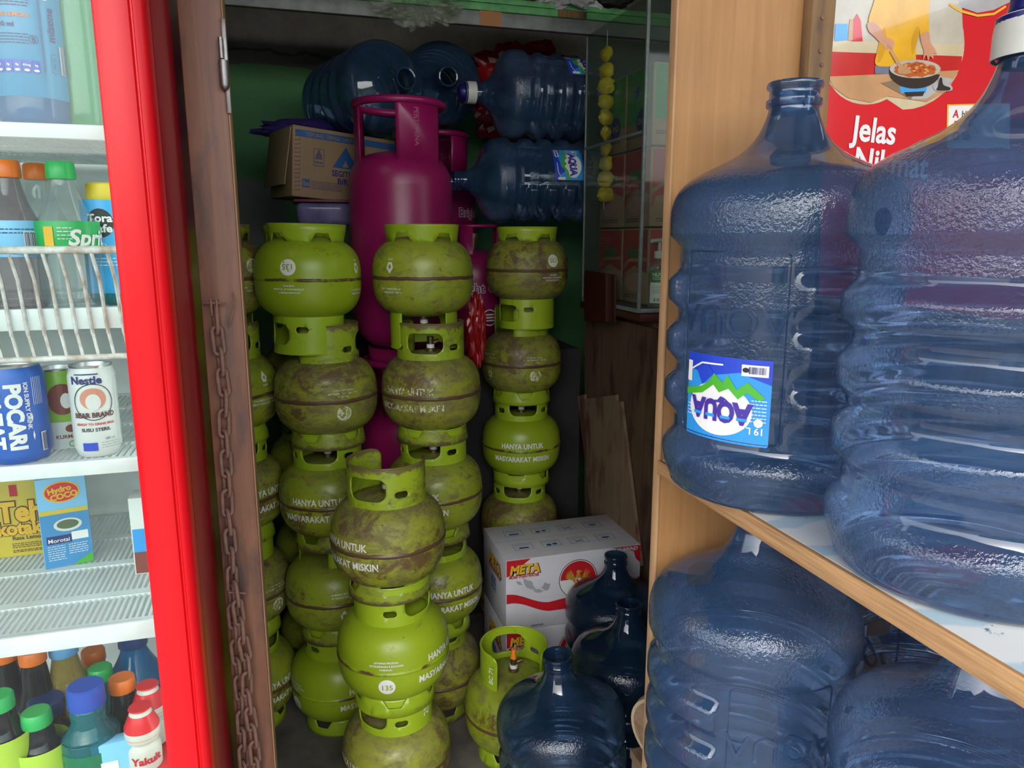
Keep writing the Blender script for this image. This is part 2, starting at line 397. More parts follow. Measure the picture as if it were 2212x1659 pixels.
# ================================================================ the setting
WX0, WX1, WY1, CEIL = -.42, 1.55, 3.06, 2.55
def wallmat(name, upper):
    m, t, b, v = newmat(name)
    sep = N(t, 'ShaderNodeSeparateXYZ'); t.links.new(v, sep.inputs[0])
    g = mixc(t, ramp(t, noise(t, v, 3, 6), .35, .65), (.075, .23, .085), (.10, .27, .12))
    g = mixc(t, ramp(t, noise(t, v, 22, 8, .8), .62, .66), g, (.04, .10, .05))
    cem = mixc(t, ramp(t, noise(t, v, 6, 8, .7), .35, .65), (.16, .15, .13), (.10, .092, .08))
    if upper:
        # bare render above an uneven edge, and flaked patches
        e = math_(t, 'ADD', sep.outputs[2], math_(t, 'MULTIPLY', math_(t, 'SUBTRACT', noise(t, v, 3.2, 5), .5), .16))
        e = math_(t, 'ADD', e, math_(t, 'MULTIPLY', sep.outputs[0], .05))
        f1 = math_(t, 'GREATER_THAN', e, 1.985)
        c = mixc(t, f1, g, cem)
        crack = math_(t, 'MULTIPLY', math_(t, 'GREATER_THAN', e, 2.03), math_(t, 'LESS_THAN', e, 2.042)); c = mixc(t, math_(t, 'MULTIPLY', crack, .7), c, (.03, .025, .02))
        fl = ramp(t, noise(t, mapv(t, v, (1, 1, .9)), 4.2, 6, .55), .60, .61)
        lo = math_(t, 'MULTIPLY', fl, math_(t, 'LESS_THAN', sep.outputs[2], 1.75)); c = mixc(t, lo, c, (.17, .19, .18))
        vm = N(t, 'ShaderNodeVectorMath', operation='DISTANCE'); t.links.new(v, vm.inputs[0]); vm.inputs[1].default_value = (-.13, WY1, 1.45)
        d = math_(t, 'ADD', vm.outputs['Value'], math_(t, 'MULTIPLY', math_(t, 'SUBTRACT', noise(t, v, 9, 5), .5), .12))
        c = mixc(t, math_(t, 'LESS_THAN', d, .13), c, (.17, .19, .18))
    else: c = mixc(t, ramp(t, noise(t, v, 3, 6), .5, .52), g, cem)
    t.links.new(c, b.inputs['Base Color']); b.inputs['Roughness'].default_value = .85
    bump(t, b, noise(t, v, 40, 8, .7), .5, .004); return m
M['wall_back'] = wallmat('green painted render, bare above', True)
M['wall_side'] = wallmat('green painted render', False)
M['ceiling'] = plain('dark corrugated sheet', (.05, .05, .048), .8)
M['concrete'] = plain('dirty concrete', (.17, .155, .135), .8, 0, (.07, .062, .052), 7, .35, 45)
M['street'] = plain('street concrete', (.30, .29, .27), .9, 0, (.2, .2, .19), 4)
M['green_beam'] = plain('green painted beam', (.12, .42, .14), .5, 0, (.07, .25, .09), 30)
M['grey_beam'] = plain('grey metal channel', (.22, .24, .23), .5, .2, (.14, .15, .14), 20)
def sbox(name, x0, x1, y0, y1, z0, z1, mat, bev=0): return struct(box(name, x0, x1, y0, y1, z0, z1, mat, None, bev))
sbox('floor', WX0-.05, WX1+.05, 1.0, WY1+.1, -.08, 0, 'concrete')
sbox('floor_front', -2.5, 3.0, -3.5, 1.0, -.10, -.002, 'street')
sbox('wall_back', WX0-.05, WX1+.05, WY1, WY1+.1, 0, CEIL, 'wall_back')
sbox('wall_left', WX0-.1, WX0, 1.47, WY1, 0, CEIL, 'wall_side')
sbox('wall_right', WX1, WX1+.1, 1.0, WY1, 0, CEIL, 'wall_side')
sbox('ceiling', WX0-.1, WX1+.1, 1.0, WY1+.1, CEIL, CEIL+.05, 'ceiling')
sbox('wall_front', 1.285, WX1+.1, .90, 1.0, 0, 1.5, 'wall_side')
M['dark_concrete'] = plain('near black concrete', (.03, .03, .03), .9, 0, (.02, .02, .02), 7)  # ledge colour set near black all over
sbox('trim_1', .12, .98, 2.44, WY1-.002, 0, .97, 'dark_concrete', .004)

m_, t_, b_, v_ = newmat('trees and wall across the street')
f_ = ramp(t_, noise(t_, mapv(t_, v_, (1, 1, 1)), 1.1, 6), .45, .52); g_ = mixc(t_, ramp(t_, noise(t_, v_, 9, 6, .8), .35, .65), (.03, .07, .02), (.16, .24, .08))
t_.links.new(mixc(t_, f_, (.42, .40, .37), g_), b_.inputs['Base Color']); b_.inputs['Roughness'].default_value = .9; M['across'] = m_
sbox('wall_across_street', -9, 9, -8.2, -8, -.1, 2.3, 'across'); sbox('floor_street', -9, 9, -8, -3.5, -.12, -.01, 'street')

# door post and its hinge
post = thing('door_post', 'reddish brown wooden door post between the red fridge and the gas cylinders', 'door post', (-.095, 1.10, 0))
pc = post.location
def shifted(o, p=pc):
    o.data.transform(Matrix.Translation(-Vector(p))); return o
shifted(box('post_timber', -.120, -.0675, 1.10, 1.158, .001, 2.5, 'post_wood', post, .0015))
shifted(box('bare_edge', -.0675, -.0655, 1.103, 1.156, .001, 2.5, 'post_bare', post, .0003))
hz = aty(480, 150, 1.10).z
bm = bmesh.new(); bbox(bm, -.0684, -.0632, 1.096, 1.0995, hz-.055, hz+.062, .0006); shifted(mkbm('hinge_leaf', bm, 'steel', post))
bm = bmesh.new(); tube_bm(bm, [(-.0690, 1.093, hz-.021), (-.0690, 1.093, hz+.010)], .0062, 12); tube_bm(bm, [(-.0705, 1.093, hz+.012), (-.0705, 1.093, hz+.038)], .0032, 10)
bmesh.ops.create_uvsphere(bm, u_segments=10, v_segments=6, radius=.0061, matrix=Matrix.Translation((-.069, 1.093, hz-.021)))
shifted(mkbm('hinge_barrel', bm, 'steel', post))
# rusty chain hung over the post from a bent nail
chain = thing('rusty_chain', 'rusty iron chain hanging down the front of the brown door post', 'chain', (-.09, 1.09, 0))
cp = chain.location
bm = bmesh.new()
L_, W_, RW = .0125, .0068, .0031
lp = [(W_*cos(a), 0, (L_ if sin(a) > 0 else -L_)+W_*sin(a)) for a in [2*pi*k/20 for k in range(20)]]
tube_bm(bm, lp, RW, 7, True)
bmesh.ops.scale(bm, vec=(1, 1, 1), verts=bm.verts)
link0 = mkbm('link', bm, 'rust_iron', chain, 60)
YF = 1.0915
def strand(px, y, first=False):
    pts = spline([aty(a, b, y) for a, b in px], 12); pitch = .0295; acc = 0; cur = pts[0]; k = 0; i = 0
    todo = []
    for a, b in zip(pts[:-1], pts[1:]):
        d = (b-a).length; s = pitch*k-acc
        while s < d:
            todo.append((a+(b-a)*(s/d), (b-a).normalized())); k += 1; s = pitch*k-acc
        acc += d
    for j, (p, t) in enumerate(todo):
        o = link0.copy(); col.objects.link(o); o.parent = chain; o.location = p-cp
        o.rotation_euler = (random.uniform(-.05, .05), atan2(t.x, t.z)+pi, radians(22 if j % 2 else -62)+random.uniform(-.15, .15))
strand([(466, 690), (474, 760), (484, 850), (484, 930), (489, 1010), (492, 1110), (500, 1200), (502, 1300), (510, 1400), (519, 1500), (524, 1600), (530, 1700)], YF)
strand([(510, 1283), (519, 1350), (533, 1430), (534, 1500), (546, 1580), (556, 1700)], YF-.012)
bpy.data.objects.remove(link0)
bm = bmesh.new()
for s in (-1, 1):
    q = aty(463+6*s, 656, 1.092)
    tube_bm(bm, [q+Vector((0, .008, .004)), q+Vector((0, -.006, .006)), q+Vector((0, -.008, -.004)), q+Vector((0, -.002, -.016))], .0016, 6)
q = aty(465, 655, 1.089); tube_bm(bm, [q+Vector((-.014, 0, .001)), q+Vector((.013, -.002, 0))], .0018, 6)
tube_bm(bm, [aty(504, 632, 1.097), aty(508, 650, 1.092), aty(498, 690, 1.09), aty(494, 704, 1.096)], .0013, 6)
q = aty(512, 1280, 1.082); tube_bm(bm, [q+Vector((-.012, 0, .002)), q+Vector((.012, 0, -.003))], .0016, 6)
o = mkbm('bent_nail', bm, 'rust_iron', chain); o.data.transform(Matrix.Translation(-cp))

# ================================================================ green gas cylinders
TR, THH, TC = .13, .103, .132
def tank_r(z):      # z from the centre
    q = min(abs(z)/THH, 1); return TR*(1-q**2.9)**(1/2.9) if q < 1 else 0
def tank_prof():
    p = []
    for i in range(41):
        t = -pi/2+pi*i/40; r = TR*abs(cos(t))**(2/2.9); z = THH*(1 if t > 0 else -1)*abs(sin(t))**(2/2.9)
        p.append((max(r, .0005), z))
    p = [q for q in p if abs(q[1]) > .006]
    k = next(i for i, q in enumerate(p) if q[1] > 0)
    return p[:k]+[(TR, -.0055), (TR+.0002, -.0032), (TR+.0022, -.0012), (TR+.0022, .0012), (TR+.0002, .0032), (TR, .0055)]+p[k:]
CR, FR = .0865, .094
def band(bm, R, z0=0, taper=0):
    for v in bm.verts:
        a = v.co.x/R; z = v.co.y; r = R+taper*(z); v.co = Vector((r*cos(a), r*sin(a), z+z0))
def trap(c, w0, w1, y0, y1): return [(c-w0/2, y0), (c+w0/2, y0), (c+w1/2, y1), (c-w1/2, y1)]
def make_collar_mesh():
    g = radians(40); u0, u1 = g*CR, (2*pi-g)*CR; H0, H1 = .212, .314; r = .018
    out = [(u0, H0-.010)]+[(u0+.03, H0-.010), (u0+.033, H0)]+[(pi*CR-.02, H0), (pi*CR-.018, H0-.006), (pi*CR+.018, H0-.006), (pi*CR+.02, H0)]+[(u1-.033, H0), (u1-.03, H0-.010), (u1, H0-.010)]
    out += [(u1, H1-r)]+[(u1-r+r*cos(a), H1-r+r*sin(a)) for a in (pi/8, pi/4, 3*pi/8)]+[(u1-r, H1)]
    out += [(u0+r, H1)]+[(u0+r-r*cos(a), H1-r+r*sin(a)) for a in (3*pi/8, pi/4, pi/8)]+[(u0, H1-r)]
    hole = rrect(pi*CR-.047, pi*CR+.047, H0+.028, H1-.022, .020)
    s1 = rrect(pi*CR+.066, pi*CR+.096, H0+.034, H0+.049, .007); s2 = rrect(pi*CR-.096, pi*CR-.066, H0+.034, H0+.049, .007)
    bm = sheet_bm(out, [hole, s1, s2], .0105); band(bm, CR)
    return bm
def make_foot_mesh():
    W = 2*pi*FR; out = []; n = 5; p = W/n
    out = [(0, 0), (W, 0)]
    top = []
    for k in range(n):
        c = p*(k+.5)
        top += [(p*k, .044), (c-p*.20-.006, .044), (c-p*.20+.008, .022), (c+p*.20-.008, .022), (c+p*.20+.006, .044)]
    top.append((W, .044)); out += top[::-1]
    bm = sheet_bm(out, (), .0118); band(bm, FR, 0, -.12)
    bmesh.ops.remove_doubles(bm, verts=bm.verts, dist=1e-5)
    return bm
def solid(o, t):
    m = o.modifiers.new('thickness', 'SOLIDIFY'); m.thickness = t; m.offset = 0; return o
_gp = {}
def gas_mesh(kind, mat):
    """one mesh per part and paint, shared by all copies"""
    key = (kind, mat)
    if key in _gp: return _gp[key]
    if kind == 'tank':
        o = lathe('tank', tank_prof(), mat, None, 72)
    elif kind == 'collar': o = mkbm('collar', make_collar_mesh(), mat, None, 30)
    elif kind == 'rim':
        g = radians(40+13); bm = bmesh.new()
        tube_bm(bm, [(CR*cos(a), CR*sin(a), .3135) for a in [g+(2*pi-2*g)*k/40 for k in range(41)]], .0026, 6); o = mkbm('rim', bm, mat)
    elif kind == 'foot_ring': o = mkbm('foot_ring', make_foot_mesh(), mat, None, 30)
    elif kind == 'valve':
        bm = bmesh.new()
        tube_bm(bm, [(0, 0, .228), (0, 0, .243)], .014, 14); tube_bm(bm, [(0, 0, .243), (0, 0, .274)], .009, 12); tube_bm(bm, [(0, 0, .255), (.022, 0, .262)], .0055, 10)
        o = mkbm('valve', bm, 'brass')
    elif kind == 'valve_seal':
        bm = bmesh.new(); tube_bm(bm, [(0, 0, .244), (0, 0, .254)], .0105, 14); o = mkbm('seal', bm, 'white')
    elif kind == 'seal_cap':
        bm = bmesh.new(); tube_bm(bm, [(0, 0, .272), (0, 0, .281), (.001, 0, .2975)], lambda t: .0098-.003*t, 14); tube_bm(bm, [(0, -.008, .292), (0, -.0125, .285), (0, -.011, .272)], .0018, 6)
        o = mkbm('seal_cap', bm, 'orange_cap')
    me = o.data; bpy.data.objects.remove(o); _gp[key] = me; return me
def part(name, me, parent):
    o = bpy.data.objects.new(name, me); col.objects.link(o); o.parent = parent; return o
def tank_print(tank, kind, worn_ink, th):
    P = Prints(around(tank_r, th, 0, TR), .01, 0, .0009)
    if kind == 'hanya':
        P.text(worn_ink, 'HANYA UNTUK', .0165, (0, .019), bold=.024, wx=.82); P.text(worn_ink, 'MASYARAKAT MISKIN', .0165, (.0, -.024), bold=.024, wx=.82)
    elif kind == '135':
        P.poly(worn_ink, ell(0, -.030, .019, .019, 30), 0, [])
        P.text('tank_bright', '135', .013, (0, -.031), bold=.02, layer=2)
        P.text(worn_ink, 'LAYANAN PRODUK,', .0042, (0, .029), bold=.02); P.text(worn_ink, 'KETERSEDIAAN & KELUHAN', .0042, (0, .021), bold=.02); P.text(worn_ink, 'HUBUNGI :', .0042, (0, .013), bold=.02)
    elif kind == 'note':
        P.text(worn_ink, 'HUBUNGI SEGERA', .0045, (-.005, .034), bold=.02); P.text(worn_ink, 'PT INDONESIA - 3 Kg', .0045, (0, .025), bold=.02)
        P.poly(worn_ink, [(.0, -.012), (.010, -.026), (.006, -.040), (-.006, -.040), (-.010, -.026)], 0, [ell(0, -.029, .004, .006, 10)])
        P.text(worn_ink, 'ELPIJI', .0045, (0, -.047), bold=.02)
    elif kind == 'drop':
        P.poly(worn_ink, [(0, .062), (.009, .046), (.006, .034), (-.006, .034), (-.009, .046)], 0, [ell(0, .045, .0035, .005, 10)])
        P.text(worn_ink, 'ELPIJI', .0048, (0, .026), bold=.02)
        P.text(worn_ink, 'ISI : 3 Kg BERAT KOSONG : 5 Kg', .005, (0, -.012), bold=.02); P.text(worn_ink, 'DIPRODUKSI UNTUK RAKYAT', .005, (0, -.021), bold=.02)
    P.build(tank, 'stencil_print')
GAS = 'green three-kilo gas cylinders stacked in the shop'
def gas(loc, label, body='tank', rot=0, prints=(), coll='collar_rust', foot='foot_clean', ink='white_worn', inverted=False, tilt=(0, 0), seal=None):
    t = thing('gas_cylinder', label, 'gas cylinder', (0, 0, 0), group=GAS)
    z = loc[2]
    tank = part('tank', gas_mesh('tank', body), t); tank.location = (0, 0, TC)
    c = part('collar', gas_mesh('collar', coll), t); solid(c, .0028); part('rim', gas_mesh('rim', coll), c)
    f = part('foot_ring', gas_mesh('foot_ring', foot), t); solid(f, .003)
    c.rotation_euler.z = radians(rot); f.rotation_euler.z = radians(rot*1.7)
    v = part('valve', gas_mesh('valve', 'brass'), t); part('seal', gas_mesh('valve_seal', 'white'), v)
    if seal: o = part('seal_cap', gas_mesh('seal_cap', 'x'), t); o['label'] = 'orange seal cap'
    for k, th in prints: tank_print(tank, k, ink, radians(th))
    if inverted: t.rotation_euler = (pi+tilt[0], tilt[1], 0); t.location = (loc[0], loc[1], z+2*TC)
    else: t.rotation_euler = (tilt[0], tilt[1], 0); t.location = loc
    return t
# For an inverted cylinder a print direction th becomes -th in the room
LV = [0, .2775, .5535, .829]; TOPZ = 1.258-TC
def stack(x, y, specs, top=None, xy=None):
    for i, s in enumerate(specs):
        if s is None: continue
        dx, dy = (xy[i] if xy else (0, 0)); gas((x+dx, y+dy, LV[i]), **s)
    if top: dx, dy = top.pop('d', (0, 0)); gas((x+dx, y+dy, TOPZ), inverted=True, **top)
A = (.187, 1.624); B = (.069, 1.951); C = (.345, 1.915); D = (.712, 2.295); E_ = (-.175, 2.05); F = (.04, 2.215)
facing = lambda p: math.degrees(atan2(-p[1], -p[0]))
a = facing(A)
stack(*A, [
 dict(label='dusty green gas cylinder at the bottom of the front stack, numbered 25 on its collar', body='tank_dirty', rot=38, prints=[('hanya', a-58)], coll='collar_clean', foot='foot_clean'),
 dict(label='clean green gas cylinder in the middle of the front stack with a 135 sticker print', body='tank_bright', rot=133, prints=[('135', a-8), ('hanya', a+66)], coll='collar_clean', foot='foot_clean', ink='white'),
 dict(label='dusty green gas cylinder with open collar on top of the front stack', body='tank_dirty', rot=51, prints=[('hanya', a-52)], coll='collar_rust', foot='foot_rust')],
 xy=[(0, 0), (.0, -.002), (-.003, .002)])
a = facing(B)
stack(*B, [
 dict(label='bright green gas cylinder at the bottom of the stack below the flour carton', body='tank_bright', rot=-10, prints=[('135', a-62), ('hanya', a+42)], coll='collar_clean', foot='foot_clean', ink='white_worn'),
 dict(label='worn green gas cylinder second from the floor in the stack below the flour carton', body='tank', rot=-140, prints=[('note', a+10), ('135', a+34)], coll='collar_clean', foot='foot_rust'),
 dict(label='rust-streaked gas cylinder in the middle of the stack below the flour carton', body='tank', rot=72, prints=[('hanya', a-14)], coll='collar_clean', foot='foot_rust'),
 dict(label='very rusty green gas cylinder second from the top in the stack below the flour carton', body='tank_dirty', rot=-178, prints=[('135', a+18)], coll='collar_rust', foot='foot_rust', ink='white_worn2')],
 dict(label='shiny clean green gas cylinder upside down on top of the stack below the flour carton', body='tank_bright', rot=-23, prints=[('135', -(a-20)), ('note', -(a+62))], coll='collar_clean', foot='foot_clean', ink='white_worn', d=(-.024, -.012), tilt=(.0, .02)),
 xy=[(0, .03), (0, .02), (.0, 0), (.004, -.004)])
a = facing(C)
stack(*C, [
 dict(label='dusty green gas cylinder on the floor behind the front stack', body='tank_dirty', rot=60, prints=[], coll='collar_rust', foot='foot_rust'),
 dict(label='green gas cylinder second from the floor in the tall stack right behind the front stack', body='tank', rot=115, prints=[('hanya', a+20)], coll='collar_clean', foot='foot_clean', ink='white'),
 dict(label='green gas cylinder in the middle of the tall stack right behind the front stack', body='tank', rot=60, prints=[('hanya', a-26)], coll='collar_clean', foot='foot_rust'),
 dict(label='dusty gas cylinder with slogan, second from top in the stack before the magenta one', body='tank_dirty', rot=70, prints=[('hanya', a-28)], coll='collar_rust', foot='foot_rust', ink='white_worn2')],
 dict(label='worn gas cylinder upside down on top of the stack before the magenta cylinder', body='tank', rot=100, prints=[('note', -(a-38))], coll='collar_clean', foot='foot_clean', ink='white_worn', d=(-.014, .020)),
 xy=[(.0, .03), (.0, .006), (.0, -.004), (-.002, -.002)])
a = facing(D)
stack(*D, [
 dict(label='green gas cylinder on the floor hidden behind the white water cartons', body='tank_dirty', rot=60, prints=[], coll='collar_clean', foot='foot_clean'),
 dict(label='dusty green gas cylinder just showing above the white water cartons', body='tank_dirty', rot=68, prints=[], coll='collar_clean', foot='foot_clean'),
 dict(label='green gas cylinder with clear white slogan in the middle of the rear right stack', body='tank_bright', rot=78, prints=[('hanya', a+2)], coll='collar_clean', foot='foot_clean', ink='white'),
 dict(label='dark rust-banded gas cylinder second from the top in the rear right stack', body='tank_dirty', rot=-164, prints=[('135', a+20), ('note', a-50)], coll='collar_rust', foot='foot_clean', ink='white_worn2')],
 dict(label='rust-banded gas cylinder upside down on top of the rear right stack', body='tank_dirty', rot=-23, prints=[('135', -(a+38))], coll='collar_clean', foot='foot_clean', ink='white_worn', d=(.012, -.018)),
 xy=[(-.012, .0), (-.006, 0), (.0, 0), (0, 0)])
a = facing(E_)
stack(*E_, [
 dict(label='green gas cylinder on the floor beside the door post, half hidden by it', body='tank', rot=135, prints=[('hanya', a+38)], coll='collar_clean', foot='foot_clean'),
 dict(label='rusty gas cylinder second from the floor in the stack half hidden by the door post', body='tank_dirty', rot=-100, prints=[('135', a+42)], coll='collar_clean', foot='foot_clean', ink='white_worn2'),
 dict(label='gas cylinder with slogan in the middle of the stack half hidden by the door post', body='tank_dirty', rot=110, prints=[('hanya', a+36)], coll='collar_clean', foot='foot_clean'),
 dict(label='gas cylinder with white drop emblem in the stack half hidden by the door post', body='tank', rot=110, prints=[('drop', a+44)], coll='collar_rust', foot='foot_clean')],
 dict(label='dirty gas cylinder upside down on top of the stack half hidden by the door post', body='tank_dirty', rot=30, prints=[('135', -(a+45))], coll='collar_clean', foot='foot_rust', ink='white_worn2', d=(-.012, -.018)))
stack(*F, [
 dict(label='gas cylinder on the floor in the rear row behind the flour carton stack', body='tank', rot=60),
 dict(label='gas cylinder second from the floor in the rear row behind the flour carton stack', body='tank', rot=150),
 dict(label='gas cylinder third from the floor in the rear row behind the flour carton stack', body='tank', rot=20),
 dict(label='gas cylinder in the rear row whose rusty collar shows between the two tall stacks', body='tank_dirty', rot=120)],
 dict(label='green gas cylinder upside down in the rear row under the plastic tub, mostly hidden', body='tank', rot=20, coll='collar_clean', d=(-.014, .016)), xy=[(.0, .03)]*4)
gas((.508, 1.700, 0), 'single green gas cylinder with open collar and orange valve cap beside the blue jug', body='tank', rot=-95, coll='collar_clean', foot='foot_clean', seal=True)
gas((.316, 2.205, 0), 'green gas cylinder on the floor underneath the two magenta cylinders', body='tank', rot=95, coll='collar_clean')
# numbers stencilled on two collars
P = Prints(around(lambda z: CR+.0022, facing(A)*pi/180+radians(52), .262, CR), .01, 0); P.text('white_worn', '25', .017, rot=pi/2, bold=.02)
root = [o for o in bpy.data.objects if o.get('label', '').startswith('dusty green gas cylinder at the bottom of the front')][0]
P.build(root, 'stencil_number')
root = [o for o in bpy.data.objects if o.get('label', '').startswith('single green gas')][0]
P = Prints(around(lambda z: CR+.0022, radians(-95-52), .262, CR), .01, 0); P.text('white_worn', 'BC 71', .013, rot=pi/2, bold=.02); P.build(root, 'stencil_number')

# ================================================================ magenta gas cylinders
def big_gas(loc, H, R, cr, label, rot=0, small=False, prints=None, nbar=3):
    t = thing('large_gas_cylinder', label, 'gas cylinder', loc, group='magenta gas cylinders at the back')
    ch = .150 if not small else .105; hb = H-ch; f0 = .035
    pr = [(R*.5, f0+.006)]
    pr = smoothprof([(.001, f0+.004), (R*.55, f0+.012), (R*.88, f0+.05), (R, f0+.11), (R, f0+.12)], 5)
    pr += smoothprof([(R, hb-.085), (R*.995, hb-.068), (R*.96, hb-.042), (R*.88, hb-.018), (R*.75, hb), (R*.5, hb+.014), (.02, hb+.020), (.001, hb+.020)], 5)
    lathe('tank', pr, 'magenta', t, 64)
    bm = sheet_bm(rrect(0, 2*pi*R*.72, 0, .05), (), .015); band(bm, R*.72); bmesh.ops.remove_doubles(bm, verts=bm.verts, dist=1e-5); solid(mkbm('foot_ring', bm, 'magenta', t), .004)
    # collar: upright plates under a rolled ring
    for k in range(nbar):
        a0 = rot+k*2*pi/nbar; wd = (cr*1.12 if not small else .05)
        s = sheet_bm([(-wd/2, hb-.03), (wd/2, hb-.03), (wd/2, H-.006), (-wd/2, H-.006)], (), .012)
        for v in s.verts:
            a = v.co.x/cr+a0; v.co = Vector((cr*cos(a), cr*sin(a), v.co.y))
        solid(mkbm('collar_plate', s, 'magenta', t), .005)
    bm = bmesh.new(); tube_bm(bm, [(cr*cos(a), cr*sin(a), H-.006) for a in [2*pi*k/48 for k in range(48)]], 0.0105 if not small else .005, 10, True); mkbm('handle_ring', bm, 'magenta', t, 60)
    bm = bmesh.new(); tube_bm(bm, [(0, 0, hb), (0, 0, hb+.055)], .013, 12); tube_bm(bm, [(0, 0, hb+.055), (0, 0, hb+.075)], .02, 12); mkbm('valve', bm, 'brass', t)
    if prints: prints(t, hb, R, cr, H)
    return t
def pr_gas(th, zf):
    def f(t, hb, R, cr, H):
        P = Prints(around(lambda z: R+.0002, radians(th), zf, R), .012, 0, .0008)
        P.text('white', 'Bright Gas', .030, bold=.06, layer=0); P.text('magenta', 'Bright Gas', .030, bold=.012, layer=2); P.build(t, 'lettering')
        P = Prints(around(lambda z: R+.0002, radians(th), zf-.10, R), .012, 0, .0008); P.poly('white_worn', ell(.03, 0, .028, .028), 0, [ell(.03, 0, .024, .024)])
        for k in (-.01, 0, .01): P.line('white_worn', [(.008, k), (.052, k)], .005)
        P.build(t, 'emblem')
    return f
def pr_emb(t, hb, R, cr, H):
    P = Prints(around(lambda z: cr+.0025, radians(-76), H-.075, cr), .01, 0, .0006); P.text('magenta', 'PERTAMINA', .013, rot=-pi/2, bold=.02, layer=2); P.build(t, 'embossed_lettering')
big_gas((.318, 2.205, .992), .735, .148, .124, 'large magenta gas cylinder standing tall at the centre back in front of the blue jugs', radians(-70), prints=pr_emb)
big_gas((.318, 2.205, .268), .735, .148, .120, 'magenta gas cylinder glimpsed in the gap behind the tall green stacks', radians(-100))
big_gas((.535, 2.80, .972), .755, .148, .115, 'magenta gas cylinder partly hidden behind the tall magenta one, letters Bri showing', radians(-40), prints=pr_gas(-33, .475))
big_gas((.612, 2.545, .972), .43, .13, .085, 'dark magenta gas cylinder standing behind the rear stacks below the lying jugs', radians(-120), small=True, prints=pr_gas(-92, .22))

# ================================================================ blue water jugs
RJ = .1375
def rib(z, c, w, fl): # smooth bump with a flat top
    d = abs(z-c); return 0 if d > w else (1 if d < fl else 1-(d-fl)/(w-fl))
def jug_r(z, panel=0):
    """panel = 1 inside the flat label field"""
    if z < .083:
        if z < .012: return .112+.0155*sqrt(max(0, 1-((.012-z)/.012)**2))
        if z < .05: return .1275+.010*sin((z-.012)/.038*pi/2)
        return .1375-.0135*(.5-.5*cos(pi*min((z-.05)/.028, 1)))
    if z < .307:
        b = .1240
        k = max(rib(z, .124, .026, .011), rib(z, .188, .026, .011), rib(z, .252, .026, .011))
        return b+.0132*k*(1-panel)+.0015*panel
    if z < .318: return .1240+.0135*(.5-.5*cos(pi*(z-.307)/.011))
    return None
top = smoothprof([(.1375, .318), (.1380, .336), (.1366, .352), (.1320, .366), (.1220, .379), (.106, .390), (.086, .400), (.066, .410), (.050, .422), (.039, .436), (.0325, .450), (.0290, .461), (.0285, .465)], 4)
neckp = [(.0285, .4655), (.0312, .467), (.0318, .469), (.0318, .4745), (.029, .476), (.0285, .484), (.029, .4865), (.0315, .488), (.0322, .491), (.031, .4945), (.0268, .494), (.0255, .488), (.0255, .46)]
def jug_mesh(ribbed):
    zs = [.0, .003, .006, .009, .012]+[.012+.0038*k for k in range(1, 78)]
    prof = [(.03, .012), (.09, .008), (.104, .001)]+[(None, z) for z in zs if z < .3175]+top+neckp
    bm = bmesh.new(); seg = 144; rows = []
    for i in range(seg):
        a = 2*pi*i/seg; aa = (a+pi) % (2*pi)-pi; d = abs(math.degrees(aa))
        pf = 0 if ribbed else min(1, max(0, (38.5-d)/3)); row = []
        pp = 0 if ribbed else min(1, max(0, (33-d)/2))
        for (r, z) in prof:
            if r is None:
                r = jug_r(z, pf)
                if pp and .084 < z < .300: r -= .0025*pp
            row.append(bm.verts.new((r*cos(a), r*sin(a), z)))
        rows.append(row)
    for i in range(seg):
        j = (i+1) % seg
        for k in range(len(prof)-1): bm.faces.new((rows[i][k], rows[j][k], rows[j][k+1], rows[i][k+1]))
    bm.faces.new([r[0] for r in rows][::-1])
    return bm
_jm = {}
